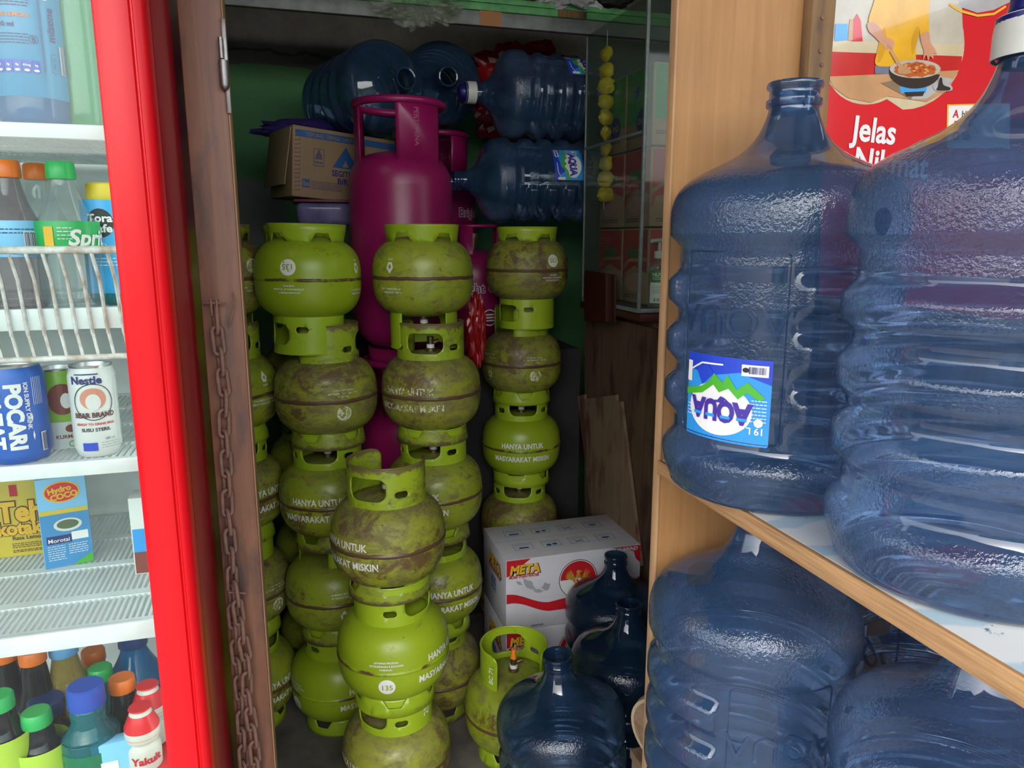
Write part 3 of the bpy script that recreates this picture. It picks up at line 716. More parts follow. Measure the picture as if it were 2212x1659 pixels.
def label_aqua(parent, up=-1, th=0, zc=.131):
    rr = lambda z: jug_r(max(.085, min(.3, z)), 1)-.0025
    P = Prints(around(rr, radians(th), zc, .125, up), .008, .01, .0008)
    W, H = .0565, .050
    P.poly('sky_ink', rrect(-W, W, -H, H, .003))
    P.poly('royal_ink', [(-W, -H), (W, -H), (W, -H+.018), (.02, -H+.024), (-.02, -H+.016), (-W, -H+.028)], 1)
    P.poly('white', ell(0.006, .012, .043, .031, 40), 2)
    P.poly('green_ink', [(W, -.006), (.03, -.012), (.018, -.020), (.012, -.030), (.0, -.020), (-.006, -.030), (-.018, -.014), (-.030, -.024), (-.05, -.008), (-.045, -.003), (-.030, -.012), (-.020, -.003), (-.008, -.014), (.004, -.008), (.012, -.016), (.028, -.004), (W, .002)][::-1], 3)
    P.poly('royal_ink', [(.028, -.014), (.012, -.030), (.02, -.038), (.04, -.034)], 4)
    P.line('white', [(.052, -.028), (.03, -.040), (.0, -.041)], .002, 4)
    P.text('violet_ink', 'A', .023, (-.026, .014), bold=.055, layer=5, wx=.9); P.text('violet_ink', 'Q', .023, (-.006, .014), bold=.055, layer=5, wx=.8)
    P.text('violet_ink', 'U', .023, (.014, .014), bold=.055, layer=5, wx=.8); P.text('violet_ink', 'A', .023, (.033, .014), bold=.055, layer=5, wx=.9)
    P.poly('violet_ink', [(-.013, .004), (-.008, .001), (.008, .001), (.013, .005), (.005, .0035), (-.006, .0045)], 5)
    for cx in (-.026, -.006, .014, .033): P.line('sky_ink', [(cx-.006, .020), (cx+.006, .020)], .0035, 7)
    P.text('white', '19 L', .008, (-W+.015, .032), bold=.015, layer=3)
    P.lines('white', -W+.004, -W+.022, [.020, .016, .012, .008, .004, .0, -.004], .001, 3)
    P.poly('white', ell(-W+.012, .022, .005, .005, 14), 4)
    P.poly('white', rrect(-W+.004, -W+.034, -H+.006, -H+.019), 3); P.bars('navy_ink', -W+.007, -W+.026, -H+.008, -H+.016, 18, 5)
    P.poly('black_ink', ell(-W+.029, -H+.012, .004, .003, 8), 6)
    P.poly('white', rrect(W-.009, W-.001, -H+.01, -H+.035), 3)
    P.lines('white', W-.012, W-.004, [.012, .016, .020, .024], .001, 4)
    # turned the right way: the writing stands on its head when the jug stands up
    objs = P.build(parent, 'label_print')
    return objs
def jug(loc, label, rot=0, ribbed=False, lab=False, emboss=True, cap=None, rotm=None, up=-1, plastic=None, group='blue nineteen-litre water jugs'):
    t = thing('water_jug', label, 'water jug', loc, group=group)
    if ribbed not in _jm:
        o = mkbm('bottle_body', jug_mesh(ribbed), 'jug', None, 60); _jm[ribbed] = o.data; bpy.data.objects.remove(o)
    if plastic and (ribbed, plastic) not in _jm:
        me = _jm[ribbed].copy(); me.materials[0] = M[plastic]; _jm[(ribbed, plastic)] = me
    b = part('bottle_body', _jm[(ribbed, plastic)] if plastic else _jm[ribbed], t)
    if rotm is not None: t.rotation_euler = rotm.to_euler()
    b.rotation_euler.z = rot
    if not ribbed:
        rr = lambda z: jug_r(max(.085, min(.3, z)), 1)-.0025
        if emboss:
            f = around(rr, 0, .222, .125, up); bm = bmesh.new()
            sb = text_bm('AQUA', .034, .0, 0, 1.02, 1.05); cut(sb, .008, 0)
            V = [f(v.co.x, v.co.y, 0) for v in sb.verts]; V2 = [f(v.co.x, v.co.y, .0022) for v in sb.verts]
            for i, v in enumerate(sb.verts): v.index = i
            bv = [bm.verts.new(p) for p in V2]; lo = [bm.verts.new(p) for p in V]
            for fc in sb.faces: bm.faces.new([bv[v.index] for v in fc.verts])
            for e in sb.edges:
                if len(e.link_faces) == 1:
                    i, j = e.verts[0].index, e.verts[1].index
                    try: bm.faces.new((bv[i], bv[j], lo[j], lo[i]))
                    except ValueError: pass
            sb.free(); mkbm('embossed_lettering', bm, 'jug', b, 30)
            # raised frame round the label field
            pts = rrect(-.068, .068, -.108, .108, .008); ff = around(rr, 0, .192, .125)
            dense = []
            for p, q in zip(pts, pts[1:]+pts[:1]):
                n = max(1, int(max(abs(p[0]-q[0]), abs(p[1]-q[1]))/.008))
                dense += [(p[0]+(q[0]-p[0])*k/n, p[1]+(q[1]-p[1])*k/n) for k in range(n)]
            tube('panel_frame', [ff(x, y, .0) for x, y in dense], .0012, 'jug', b, 6, True)
        if lab: label_aqua(b, up)
    if cap:
        c = lathe('cap', [(.0335, .466), (.0345, .466), (.0345, .488), (.033, .500), (.0, .5005)], 'cap_white', t, 40)
        lathe('cap_seal', [(.0335, .492), (.0338, .499), (.026, .5035), (.024, .519), (.020, .522), (.0, .523)], 'cap_blue', c, 36)
    return t
camth = lambda x, y: atan2(-y, -x)
SH = 1.041
jug((.583, .792, SH), 'blue water jug with blue and white label standing on the plywood shelf', camth(.583, .792)-radians(27), lab=True)
j2 = jug((.622, .520, SH), 'large ribbed blue water jug with white cap, nearest on the shelf at the right edge', 0, ribbed=True, cap=True)
jug((.575, .794, .5175), 'blue water jug under the shelf with an embossed name, beside the dark floor jugs', camth(.576, .790)+radians(22), lab=True)
jug((.676, .543, .461), 'blue water jug nearest under the shelf at the lower right corner', camth(.71, .56)+radians(90), ribbed=True)
jug((.925, .795, .5175), 'pale blue water jug at the back of the lower shelf between the two front ones', camth(.935, .79)-radians(60))
# dark jugs standing on the shop floor
tl = Matrix.Rotation(radians(-3.5), 3, 'Y')
jug((.522, 1.325, .0085), 'dark blue empty water jug on the floor nearest the gas cylinder with orange cap', 1.2, ribbed=True, rotm=tl, plastic='jug_deep')
jug((.738, 1.500, .0), 'dark blue empty water jug in the middle of the three on the floor', .3, ribbed=True, plastic='jug_deep')
jug((.822, 1.762, .0), 'dark blue empty water jug farthest of the three on the floor, against the white cartons', .3, ribbed=True, plastic='jug_deep')
# jugs lying at the back, top of the pile
def lying(tip, d, spin, **k):
    """tip = mouth of the jug, d = direction the mouth points"""
    d = Vector(d).normalized(); q = d.to_track_quat('Z', 'Y').to_matrix() @ Matrix.Rotation(spin, 3, 'Z')
    return jug(Vector(tip)-d*.495, rotm=q, **k)
G2 = 'blue nineteen-litre water jugs'
jug_c = lying((.528, 2.470, 1.542), (-1, 0, -.01), .42, label='dark water jug lying on its side with blue label, neck towards the magenta cylinder', lab=True)
lying((.578, 2.470, 1.818), (-1, 0, .0), .9, label='dark water jug lying on its side with a white cap, top right of the pile', lab=True, cap=True)
lying((.530, 2.520, 1.874), (-.04, -1, -.04), .4, label='dark water jug lying with its mouth to the front, highest under the shelf', ribbed=True)
lying((.350, 2.25, 1.806), (.36, -1, .03), .4, label='dark water jug lying on the flour carton with its mouth turned half right', ribbed=True)
# ================================================================ flour carton, tub, purple cloth
def carton(name, label, cat, loc, W, D, H, mat, rot=0, tilt=0, group=None, roll=0):
    t = thing(name, label, cat, loc, (tilt, roll, rot), group)
    bm = bmesh.new(); bbox(bm, 0, W, 0, D, 0, H, .003, 2); mkbm('carton_body', bm, mat, t, 30)
    return t
fl = carton('flour_carton', 'brown flour carton with blue printing leaning beside the tall magenta cylinder', 'carton', (.016, 2.268, 1.474), .335, .19, .197, 'carton', radians(19), 0, None, radians(4))
P = Prints(flat((0, 0, 0), (1, 0, 0), (0, 0, 1)))
P.poly('blue_ink', rrect(.008, .327, .167, .186)); P.text('carton', 'TEPUNG TERIGU UNTUK', .0105, (.118, .176), bold=.015, layer=2, wx=.95)
for k in range(15):
    z = .018+k*.0115; P.line('navy_ink', [(.006, z), (.022, z+.0015), (.022, z+.006)], .0012)
P.frame('navy_ink', .062, .094, .092, .140, .0012)
for k, (x0, y0, y1) in enumerate([(.071, .112, .124), (.0745, .112, .130), (.078, .112, .135), (.0815, .112, .130), (.085, .112, .124)]): P.line('navy_ink', [(x0, y0), (x0, y1)], .002)
P.line('navy_ink', [(.068, .112), (.078, .137), (.088, .112), (.068, .112)], .001); P.text('navy_ink', 'HALAL', .006, (.078, .102), bold=.02)
P.poly('blue_ink', [(.120, .094), (.160, .156), (.200, .094)], 1, [[(.150, .098), (.160, .118), (.170, .098)]])
P.text('navy_ink', 'SEGITIGA', .0165, (.160, .078), bold=.03, wx=.85); P.text('navy_ink', 'BIRU', .0165, (.160, .056), bold=.03)
P.poly('blue_ink', rrect(.030, .052, .028, .052)); P.text('carton', 'bs', .014, (.041, .040), bold=.03, layer=2)
P.lines('navy_ink', .056, .15, [.047, .042, .037, .032, .027], .0014)
P.build(fl, 'printing')
bm = bmesh.new(); bbox(bm, -.004, -.001, .006, .19, .03, .19, .0005); bmesh.ops.rotate(bm, cent=(0, .1, .19), matrix=Matrix.Rotation(radians(6), 3, 'Y'), verts=bm.verts); mkbm('open_flap', bm, 'carton', fl)
M['tub'] = clearish('milky plastic tub', (.45, .42, .62), .8, (.22, .19, .38), .75, .15, 1.4)
M['tub_lid'] = plain('dark red tub lid', (.16, .03, .06), .4)
tub = thing('plastic_tub', 'translucent purple plastic tub with lid under the flour carton', 'tub', (.112, 2.36, 1.392))
bm = bmesh.new(); bbox(bm, -.088, .088, -.075, .095, 0, .066, .018, 4)
for v in bm.verts: k = .93+.07*v.co.z/.066; v.co.x *= k; v.co.y *= k
mkbm('tub_body', bm, 'tub', tub)
bm = bmesh.new(); bbox(bm, -.093, .093, -.080, .100, .066, .0745, .004, 2); mkbm('lid', bm, 'tub_lid', tub)
M['purple'] = plain('purple cloth', (.030, .012, .14), .9, 0, (.02, .008, .1), 20)
def crumple(name, pts_center, r, mat, parent=None, amp=.3, seed=0, sub=4, sc=(1, 1, 1), freq=9):
    from mathutils import noise as mn
    bm = bmesh.new(); bmesh.ops.create_icosphere(bm, subdivisions=sub, radius=1)
    for v in bm.verts:
        p = v.co.copy(); n = mn.noise(p*freq*.25+Vector((seed, 0, 0)))*amp*1.3+abs(mn.noise(p*freq*.6+Vector((0, seed, 0))))*amp
        v.co = Vector((p.x*sc[0], p.y*sc[1], p.z*sc[2]))*r*(1+n)
    return mkbm(name, bm, mat, parent, 28, pts_center)
tag(crumple('folded_cloth', (.09, 2.56, 1.69), 1, 'purple', None, .28, 3, 4, (.155, .05, .035)), 'dark purple cloth lying over the back of the flour carton', 'cloth')

# ================================================================ white water cartons
def meta_box(z, label):
    t = carton('water_carton', label, 'carton', (.545, 1.902, z), .425, .258, .2235, 'carton_white', 0, 0, 'white drinking water cartons')
    P = Prints(flat((0, 0, 0), (1, 0, 0), (0, 0, 1)))
    P.poly('red_ink', [(.002, .222), (.002, .172), (.012, .176), (.075, .222)]);
    def logo(P, x, y, s):
        P.text('black_ink', 'META', .026*s, (x+.0015, y-.0015), bold=.09, shear=.15, wx=.95, layer=2); P.text('yellow_ink', 'META', .026*s, (x, y), bold=.05, shear=.15, wx=.95, layer=4)
        P.text('orange_ink', 'META', .012*s, (x-.001, y-.007*s), bold=.05, shear=.15, wx=2.05, layer=5) if False else None
        P.text('red_ink', 'MORE THAN WATER', .0075*s, (x-.002, y-.022*s), bold=.05, shear=.15, layer=3, wx=.9)
    logo(P, .056, .192, 1.0)
    # wavy flag stripe
    up_ = [(.002+.006*k, .119-.0205*(1-cos(min(k, 22)/22*pi))*1.0+(.0 if k < 23 else (k-22)*.0007)) for k in range(38)]
    lo_ = [(x, y-.030+.006*sin(x*22)) for x, y in up_]
    P.poly('red_ink', up_+lo_[::-1], 1)
    # map like grey patches
    for cx, cy, rx, ry, an in ((.070, .142, .026, .009, -.8), (.098, .118, .016, .005, -.2), (.122, .128, .013, .011, .3), (.040, .15, .012, .004, -.6)):
        P.poly('grey_ink', [(rx*(1+.25*sin(5*a_))*cos(a_), ry*(1+.3*cos(4*a_))*sin(a_)) for a_ in [2*pi*k/18 for k in range(18)]], .5, (), an, (cx, cy))
    # round emblem with a golden winged bird
    cx, cy = .222, .140; R = .060
    P.poly('black_ink', ell(cx, cy, R, R, 48), 1); P.poly('white', ell(cx, cy, R-.002, R-.002, 48), 2)
    P.poly('red_ink', ell(cx, cy, R-.0045, R-.0045, 30, 0, pi), 3)
    for s in (-1, 1):
        for k in range(6):
            a_ = radians(118-s*0-k*15) if s < 0 else radians(62+k*15)
            a_ = radians(90)+s*radians(-22-k*11)
            L = .046-.002*k; bx, by = cx+s*(.008), cy-.012+.002*k
            dx, dy = cos(a_), sin(a_); P.poly('gold_ink', [(bx-dy*.004, by+dx*.004), (bx+dx*L*.7+s*.003-dy*.004, by+dy*L*.7), (bx+dx*L, by+dy*L+.002), (bx+dx*L*.7+dy*.004, by+dy*L*.7), (bx+dy*.004, by-dx*.004)], 4+k*.3)
    P.poly('gold_ink', ell(cx, cy-.004, .010, .022, 18), 6); P.poly('gold_ink', ell(cx+.001, cy+.022, .007, .006, 12), 6); P.poly('gold_ink', [(cx+.006, cy+.026), (cx+.014, cy+.022), (cx+.006, cy+.019)], 6)
    P.poly('gold_ink', [(cx-.016, cy-.045), (cx, cy-.020), (cx+.016, cy-.045)], 5)
    P.poly('white', [(cx-.008, cy+.002), (cx+.008, cy+.002), (cx+.008, cy-.010), (cx, cy-.018), (cx-.008, cy-.010)], 7); P.poly('red_ink', [(cx-.006, cy), (cx, cy), (cx, cy-.008), (cx-.006, cy-.008)], 8)
    P.poly('gold_ink', rrect(cx-.038, cx+.038, cy-.052, cy-.045), 4)
    P.text('navy_ink', '228045068', .006, (.095, .010), bold=.02)
    # right hand end
    P.poly('red_ink', [(.325, .222), (.423, .222), (.423, .165), (.408, .180), (.400, .204), (.370, .214)], 1); P.text('black_ink', 'ISI BIRIND', .012, (.378, .213), bold=.03, shear=.2, layer=4); P.text('white', 'ISI BIRIND', .011, (.3775, .2135), bold=.03, shear=.2, layer=5)
    P.poly('red_ink', [(.423, .12), (.423, .085), (.38, .060), (.34, .085), (.36, .10), (.385, .090), (.405, .115)], 1)
    P.build(t, 'front_printing')
    P = Prints(flat((0, .258, 0), (0, -1, 0), (0, 0, 1))); P.text('black_ink', 'META', .034, (.142, .165), bold=.09, wx=1.1, layer=2); P.text('yellow_ink', 'META', .034, (.141, .167), bold=.05, wx=1.1, layer=4); P.text('red_ink', 'MORE THAN WATER', .011, (.14, .140), bold=.04, wx=.9, layer=3)
    P.text('blue_ink', '600', .026, (.125, .106), bold=.02); P.text('blue_ink', 'GELAS', .014, (.125, .082), bold=.02); P.frame('blue_ink', .02, .05, .01, .06, .0015)
    P.build(t, 'side_printing')
    P = Prints(flat((0, 0, .2235), (1, 0, 0), (0, 1, 0)))
    for i in range(4):
        for j in range(2):
            x = .048+.088*i; y = .058+.105*j; P.frame('blue_ink', x, x+.058, y, y+.045, .0012)
            P.lines('blue_ink', x+.006, x+.052, [y+.036, y+.031], .0012)
            k = (i+j*4) % 4
            if k == 0: P.poly('blue_ink', rrect(x+.014, x+.044, y+.008, y+.018), 1)
            elif k == 1: P.poly('blue_ink', rrect(x+.012, x+.026, y+.006, y+.02), 1); P.poly('blue_ink', rrect(x+.032, x+.046, y+.01, y+.022), 1)
            elif k == 2: P.line('blue_ink', [(x+.014, y+.006), (x+.044, y+.024)], .003); P.line('blue_ink', [(x+.014, y+.024), (x+.044, y+.006)], .003)
            else: P.poly('blue_ink', ell(x+.029, y+.014, .014, .010, 12, 0, pi), 1); P.line('blue_ink', [(x+.029, y+.014), (x+.029, y+.004)], .002)
    P.line('grey_ink', [(.002, .129), (.423, .131)], .0015)
    P.build(t, 'top_printing')
    return t
meta_box(.002, 'white drinking water carton on the floor, underneath the other one')
meta_box(.227, 'white drinking water carton with red stripe and winged emblem, on top of its twin')

# ================================================================ boards leaning on the right
def panel_px(name, label, cat, pts, x, th, mat, top=None, offs=None):
    """a flat board standing in a fore-and-aft plane; corners found in its own plane"""
    P3 = [atx(px, py, x) for px, py in pts]; bm = bmesh.new()
    f = [bm.verts.new(p) for p in P3]; g = [bm.verts.new(p+Vector((th, 0, 0))) for p in P3]
    bm.faces.new(f); bm.faces.new(g[::-1]); n = len(f)
    for i in range(n): bm.faces.new((f[i], f[(i+1) % n], g[(i+1) % n], g[i]))
    if offs:
        for i, d in enumerate(offs): f[i].co.x += d; g[i].co.x += d
    return tag(mkbm(name, bm, mat, None, 20), label, cat)
zc0 = 1.146
panel_px('plywood_board', 'big brown plywood board with rounded top corner leaning at the right under the glass case', 'board', [(1263, 1100), (1263, 705), (1268, 690), (1284, 683), (1310, 686), (1440, 716), (1455, 1350), (1385, 1500), (1263, 1290)], .982, .012, 'board_brown')
panel_px('wooden_plank', 'narrow greyish brown plank with a split top leaning in front of the plywood board', 'plank', [(1247, 856), (1262, 852), (1262, 862), (1330, 853), (1331, 866), (1341, 868), (1384, 1222), (1372, 1228), (1366, 1222), (1322, 1226), (1283, 1160)], .968, .010, 'plank', None)
panel_px('upright_board', 'small dark red polished board standing in front of the glass case', 'board', [(1262, 693), (1262, 590), (1266, 584), (1308, 592), (1308, 695)], .917, .014, 'dark_wood')
panel_px('wooden_strip', 'slim dark red strip beside the small polished board below the glass case', 'board', [(1311, 696), (1311, 592), (1327, 593), (1327, 698)], .925, .006, 'dark_wood')
cnt = thing('counter', 'dark wooden counter carrying the glass case', 'counter', (1.28, 2.15, 0))
box('counter_body', -.275, .26, -.20, .20, .0, zc0-.022, 'board_brown', cnt, .003); box('counter_top', -.348, .268, -.265, .19, zc0-.021, zc0, 'dark_wood', cnt, .003)

# ================================================================ glass case and its goods
CX0, CX1, CY0, CY1, CZ0, CZ1 = .934, 1.54, 1.902, 2.325, zc0+.002, 1.974
case = thing('glass_case', 'tall dusty glass display case on the dark counter holding noodle cartons', 'display case', (CX0, CY0, CZ0))
def csh(o): o.data.transform(Matrix.Translation(-Vector(case.location))); return o
csh(box('side_glass', CX0, CX0+.004, CY0+.006, CY1, CZ0+.012, CZ1, 'case_glass', case, 0)); csh(box('front_glass', CX0+.006, CX1, CY0, CY0+.004, CZ0+.012, CZ1, 'case_glass', case, 0))
M['alu'] = plain('tarnished edge strip', (.22, .26, .24), .5, .3, (.14, .17, .16), 30)
bm = bmesh.new(); bbox(bm, CX0-.002, CX0+.007, CY0-.003, CY0+.006, CZ0, CZ1, .001); bbox(bm, CX0-.002, CX0+.004, CY1-.006, CY1, CZ0, CZ1, .001); bbox(bm, CX0-.002, CX0+.004, CY0+.006, CY1-.006, CZ0, CZ0+.012, .001); bbox(bm, CX0+.007, CX1, CY0-.002, CY0+.004, CZ0, CZ0+.012, .001)
bbox(bm, CX0-.002, CX0+.002, CY0, CY1, 1.634, 1.642, .001); csh(mkbm('edge_strip', bm, 'alu', case))
M['case_back'] = plain('murky green board', (.045, .065, .045), .7, 0, (.03, .045, .03), 6)
csh(box('back_board', CX0+.002, CX1, CY1+.001, CY1+.009, CZ0, CZ1, 'case_back', case, 0)); csh(box('base_board', CX0, CX1, CY0+.004, CY1, CZ0, CZ0+.012, 'dark_wood', case, 0)); csh(box('top_glass', CX0, CX1, CY0, CY1, CZ1, CZ1+.004, 'case_glass', case, 0))
NC = 'noodle cartons in the glass case'
def noodle(x, y, z, W, D, H, green, label):
    t = carton('noodle_carton', label, 'carton', (x, y, z), W, D, H, 'carton', 0, 0, NC)
    ink = 'green_ink2' if green else 'red_ink2'
    for nm, f, w_ in (('front_printing', flat((0, 0, 0), (1, 0, 0), (0, 0, 1)), W), ('side_printing', flat((0, D, 0), (0, -1, 0), (0, 0, 1)), D)):
        P = Prints(f)
        if green:
            P.poly(ink, rrect(.006, w_-.004, H*.32, H-.004)); P.poly('navy_ink', ell(w_*.62, H*.33, .034, .034, 24), 1); P.text('carton', 'ING', .018, (w_*.62, H*.33), bold=.03, layer=3)
            P.poly('navy_ink', [(.05, H*.72), (.075, H*.80), (.09, H*.74), (.08, H*.66), (.055, H*.62), (.07, H*.70)], 2); P.frame('carton', .018, .06, H-.045, H-.03, .0015, 2); P.lines('brown_ink', .01, w_-.03, [.03, .036], .003)
        else:
            P.poly(ink, [(.006, .05), (.02, .085), (w_*.5, .11), (w_-.004, .09), (w_-.004, H-.004), (.006, H-.004)])
            P.poly('carton', [(.006, .105), (.05, .13), (w_-.004, .135), (w_-.004, .125), (.05, .12), (.006, .09)], 1)
            P.text('brown_ink', 'Indomie', .034, (w_*.5+.002, H*.70-.002), bold=.05, shear=.25, wx=.62, layer=2); P.text('green_ink2', 'Indomie', .034, (w_*.5, H*.70), bold=.02, shear=.25, wx=.62, layer=4)
            P.poly('ink_pale', ell(w_*.5, .06, w_*.34, .028, 20), 1); P.lines('brown_ink', .02, w_-.04, [.014, .021], .003)
        P.build(t, nm)
M['green_ink2'] = plain('carton green', (.03, .22, .04), .5); M['red_ink2'] = plain('carton red', (.36, .02, .025), .5); M['ink_pale'] = plain('pale noodle print', (.42, .22, .16), .6)
cx = .985
zb = CZ0+.0125
noodle(cx, 1.955, zb+0.005, .36, .170, .218, False, 'red noodle carton behind the hand gel bottle, lowest at the front of the glass case')
noodle(cx, 1.955, zb+0.228, .36, .170, .218, False, 'red noodle carton in the middle at the front of the glass case')
noodle(cx, 1.955, zb+0.451, .36, .170, .218, True, 'green and brown noodle carton at the top front of the glass case')
noodle(cx, 2.130, zb+0.005, .36, .180, .218, False, 'red noodle carton lowest at the rear of the glass case')
noodle(cx, 2.130, zb+0.228, .36, .180, .218, False, 'red noodle carton in the middle at the rear of the glass case')
noodle(cx, 2.130, zb+0.451, .36, .180, .218, True, 'green noodle carton behind the yellow snack strings in the glass case')
M['yellow_foil'] = plain('yellow snack foil', (.70, .55, .015), .3, 0, (.5, .36, .01), 40)
sn = thing('snack_string', 'string of yellow snack packets hanging inside the glass case', 'snack packets', (.962, 2.228, 1.945))
for k in range(10):
    from mathutils import noise as mn
    bm = bmesh.new(); bmesh.ops.create_uvsphere(bm, u_segments=18, v_segments=12, radius=1)
    for v in bm.verts:
        n = mn.noise(v.co*2.2+Vector((k*3, 0, 0)))*.35; e = abs(v.co.z)**3
        v.co = Vector((v.co.x*.017*(1-e*.6)*(1+n), v.co.y*(.026+.008*e)*(1+n), v.co.z*.024*(1+n*.4)+(-.04-k*.046)))
    o = mkbm('packet', bm, 'yellow_foil', sn, 60); o.location = ((k % 2)*.004-.002, (k % 2)*.008-.002*k, 0); o.rotation_euler = (0, radians(18*(-1)**k), 0) if False else (0, 0, .5*k)
tube('cord', [(0, 0, .028), (0, -.003, -.5)], .001, 'white', sn)
# hand gel with pump inside the case
def pump_bottle(loc):
    t = thing('pump_bottle', 'clear hand gel bottle with pump and green label at the front of the glass case', 'bottle', loc)
    M['gel'] = clearish('clear gel', (.80, .86, .84), .8, (.6, .65, .62), .15, .08)
    lathe('bottle', smoothprof([(.0, .0), (.027, .001), (.030, .01), (.030, .10), (.027, .12), (.014, .132), (.013, .14)], 4), 'gel', t, 32)
    bm = bmesh.new(); tube_bm(bm, [(0, 0, .138), (0, 0, .158)], .015, 20); tube_bm(bm, [(0, 0, .158), (0, 0, .185)], .005, 10); tube_bm(bm, [(.012, 0, .19), (-.032, -.012, .186)], .006, 10); mkbm('pump', bm, 'cap_white', t)
    P = Prints(around(lambda z: .0302, radians(-115), .06, .030), .006, 0, .0006); P.poly('white', rrect(-.026, .026, -.048, .045)); P.poly('green_ink2', rrect(-.026, .026, .010, .045), 1)
    P.text('white', 'NUVO', .009, (0, .033), bold=.03, layer=3); P.lines('white', -.018, .018, [.024, .019], .0015, 2); P.lines('green_ink2', -.02, .02, [.0, -.005, -.010, -.015, -.020], .0012); P.bars('black_ink', -.014, .018, -.044, -.034, 14)
    P.build(t, 'label')
q = aty(1421, 662, 1.938); pump_bottle((q.x, 1.940, zb+.001))

# ================================================================ overhead shelf with its green edge
bz_ = aty(480, 12, 2.45).z; bz1 = aty(1255, 72, 2.45).z
sh = thing('overhead_shelf', 'green edged overhead shelf above the stacked cylinders and jugs', 'shelf', (.3, 2.45, 2.04))
def ssh(o): o.data.transform(Matrix.Translation(-Vector(sh.location))); return o
ssh(box('shelf_board', -.40, 1.5, 2.47, 2.72, 2.085, 2.10, 'board_brown', sh, .001)); ssh(box('green_edge', -.40, 1.5, 2.445, 2.47, 2.062, 2.084, 'green_beam', sh, .002)); ssh(box('green_rail', -.40, 1.5, 2.455, 2.485, 2.088, 2.105, 'green_beam', sh, .002))
ssh(box('metal_channel', -.40, 1.5, 2.45, 2.47, 2.018, 2.061, 'grey_beam', sh, .002))
M['tape'] = plain('orange tape', (.35, .13, .015), .4)
ssh(box('orange_tape', .62, .69, 2.4485, 2.4497, 2.018, 2.062, 'tape', sh, 0)); ssh(box('rusty_bracket', .88, .98, 2.4435, 2.4447, 2.062, 2.084, 'old_wood', sh, 0))
M['bag_white'] = plain('white plastic bag', (.42, .42, .44), .35, 0, (.3, .3, .32), 9); M['bag_red'] = plain('red plastic bag', (.30, .008, .01), .28, 0, (.2, .005, .008), 9)
M['bag_clear'] = clearish('crumpled clear plastic', (.90, .92, .88), .6, (.3, .32, .28), .12, .2, 1.35, bumpy=.6, bsc=22)
M['black_cloth'] = plain('black cloth', (.012, .012, .013), .7)
tag(crumple('white_plastic_bag', tuple(aty(1235, -10, 2.50)), 1, 'bag_white', None, .35, 5, 5, (.12, .07, .055), 14), 'crumpled white plastic bag on the overhead shelf', 'bag')
tag(crumple('black_bundle', tuple(aty(1330, -8, 2.2)+Vector((.0, 0, .01))), 1, 'black_cloth', None, .15, 8, 4, (.06, .05, .04)), 'black bundle hanging over the corner of the glass case', 'bundle')
tag(crumple('clear_plastic_bag', tuple(aty(900, 5, 2.425)), 1, 'bag_clear', None, .45, 9, 5, (.11, .02, .055), 16), 'crumpled clear plastic bag hanging over the green shelf edge', 'bag')
tag(crumple('brown_paper_bundle', tuple(aty(1090, -16, 2.56)), 1, 'carton', None, .3, 4, 4, (.11, .06, .05)), 'brown paper bundle on the overhead shelf beside the white bag', 'bundle')
tag(crumple('red_plastic_bag', (.90, 2.84, 1.90), 1, 'bag_red', None, .30, 12, 5, (.22, .10, .15), 12), 'crumpled red plastic bag at the back above the lying jugs', 'bag')
tag(crumple('hanging_red_bag', tuple(aty(1028, 715, 2.0)), 1, 'bag_red', None, .35, 2, 4, (.024, .03, .09), 12), 'strip of red plastic bag between the middle and rear right stacks', 'bag')

# ================================================================ plywood cabinet on the right
cab = thing('plywood_shelf_unit', 'plywood shelf unit carrying the blue water jugs', 'shelf unit', (.86, .95, 0))
def kb(o): o.data.transform(Matrix.Translation(-Vector(cab.location))); return o
SX0 = .498
kb(box('back_panel', .500, 1.26, .930, .942, .0, 1.80, 'ply', cab, 0)); kb(box('panel_edge', .4965, .500, .928, .944, .0, 1.80, 'ply_edge_z', cab, .0004))
kb(box('upper_shelf', SX0, 1.26, .20, .929, SH-.021, SH-.001, 'ply', cab, 0))
M['ply_layers'] = plain('layered plywood edge', (.52, .30, .13), .85, 0, (.30, .16, .07), 90, .4, 200, stretch=(1, .1, 3))
kb(box('shelf_edge', SX0-.003, SX0, .20, .929, SH-.0215, SH-.0005, 'ply_layers', cab, .0004))
kb(box('lower_shelf', SX0, 1.26, .20, .929, .440, .460, 'ply', cab, 0)); kb(box('right_panel', 1.262, 1.28, .20, .942, 0, 1.80, 'ply', cab, 0))
pm, pt_, pb, pv = newmat('printed shelf paper')
vo = N(pt_, 'ShaderNodeTexWave'); vo.wave_type = 'RINGS'; vo.inputs['Scale'].default_value = 9; vo.inputs['Distortion'].default_value = 4; pt_.links.new(pv, vo.inputs[0])
cc = mixc(pt_, ramp(pt_, vo.outputs[0], .55, .75), (.60, .62, .60), (.38, .50, .56)); cc = mixc(pt_, ramp(pt_, noise(pt_, pv, 6, 3), .58, .62), cc, (.40, .24, .17)); pt_.links.new(mixc(pt_, ramp(pt_, noise(pt_, pv, 30, 6, .8), .62, .66), cc, (.10, .14, .2)), pb.inputs['Base Color'])
M['paper'] = pm
tag(box('shelf_paper', SX0+.004, 1.25, .21, .927, SH-.0008, SH-.0002, 'paper', None, 0), 'worn printed paper sheet covering the upper plywood shelf', 'paper')
box_ = tag(box('riser_board', SX0+.004, 1.25, .668, .928, .4605, .5165, 'old_wood', None, .001), 'thick wooden board under the rear jugs of the lower plywood shelf', 'board')
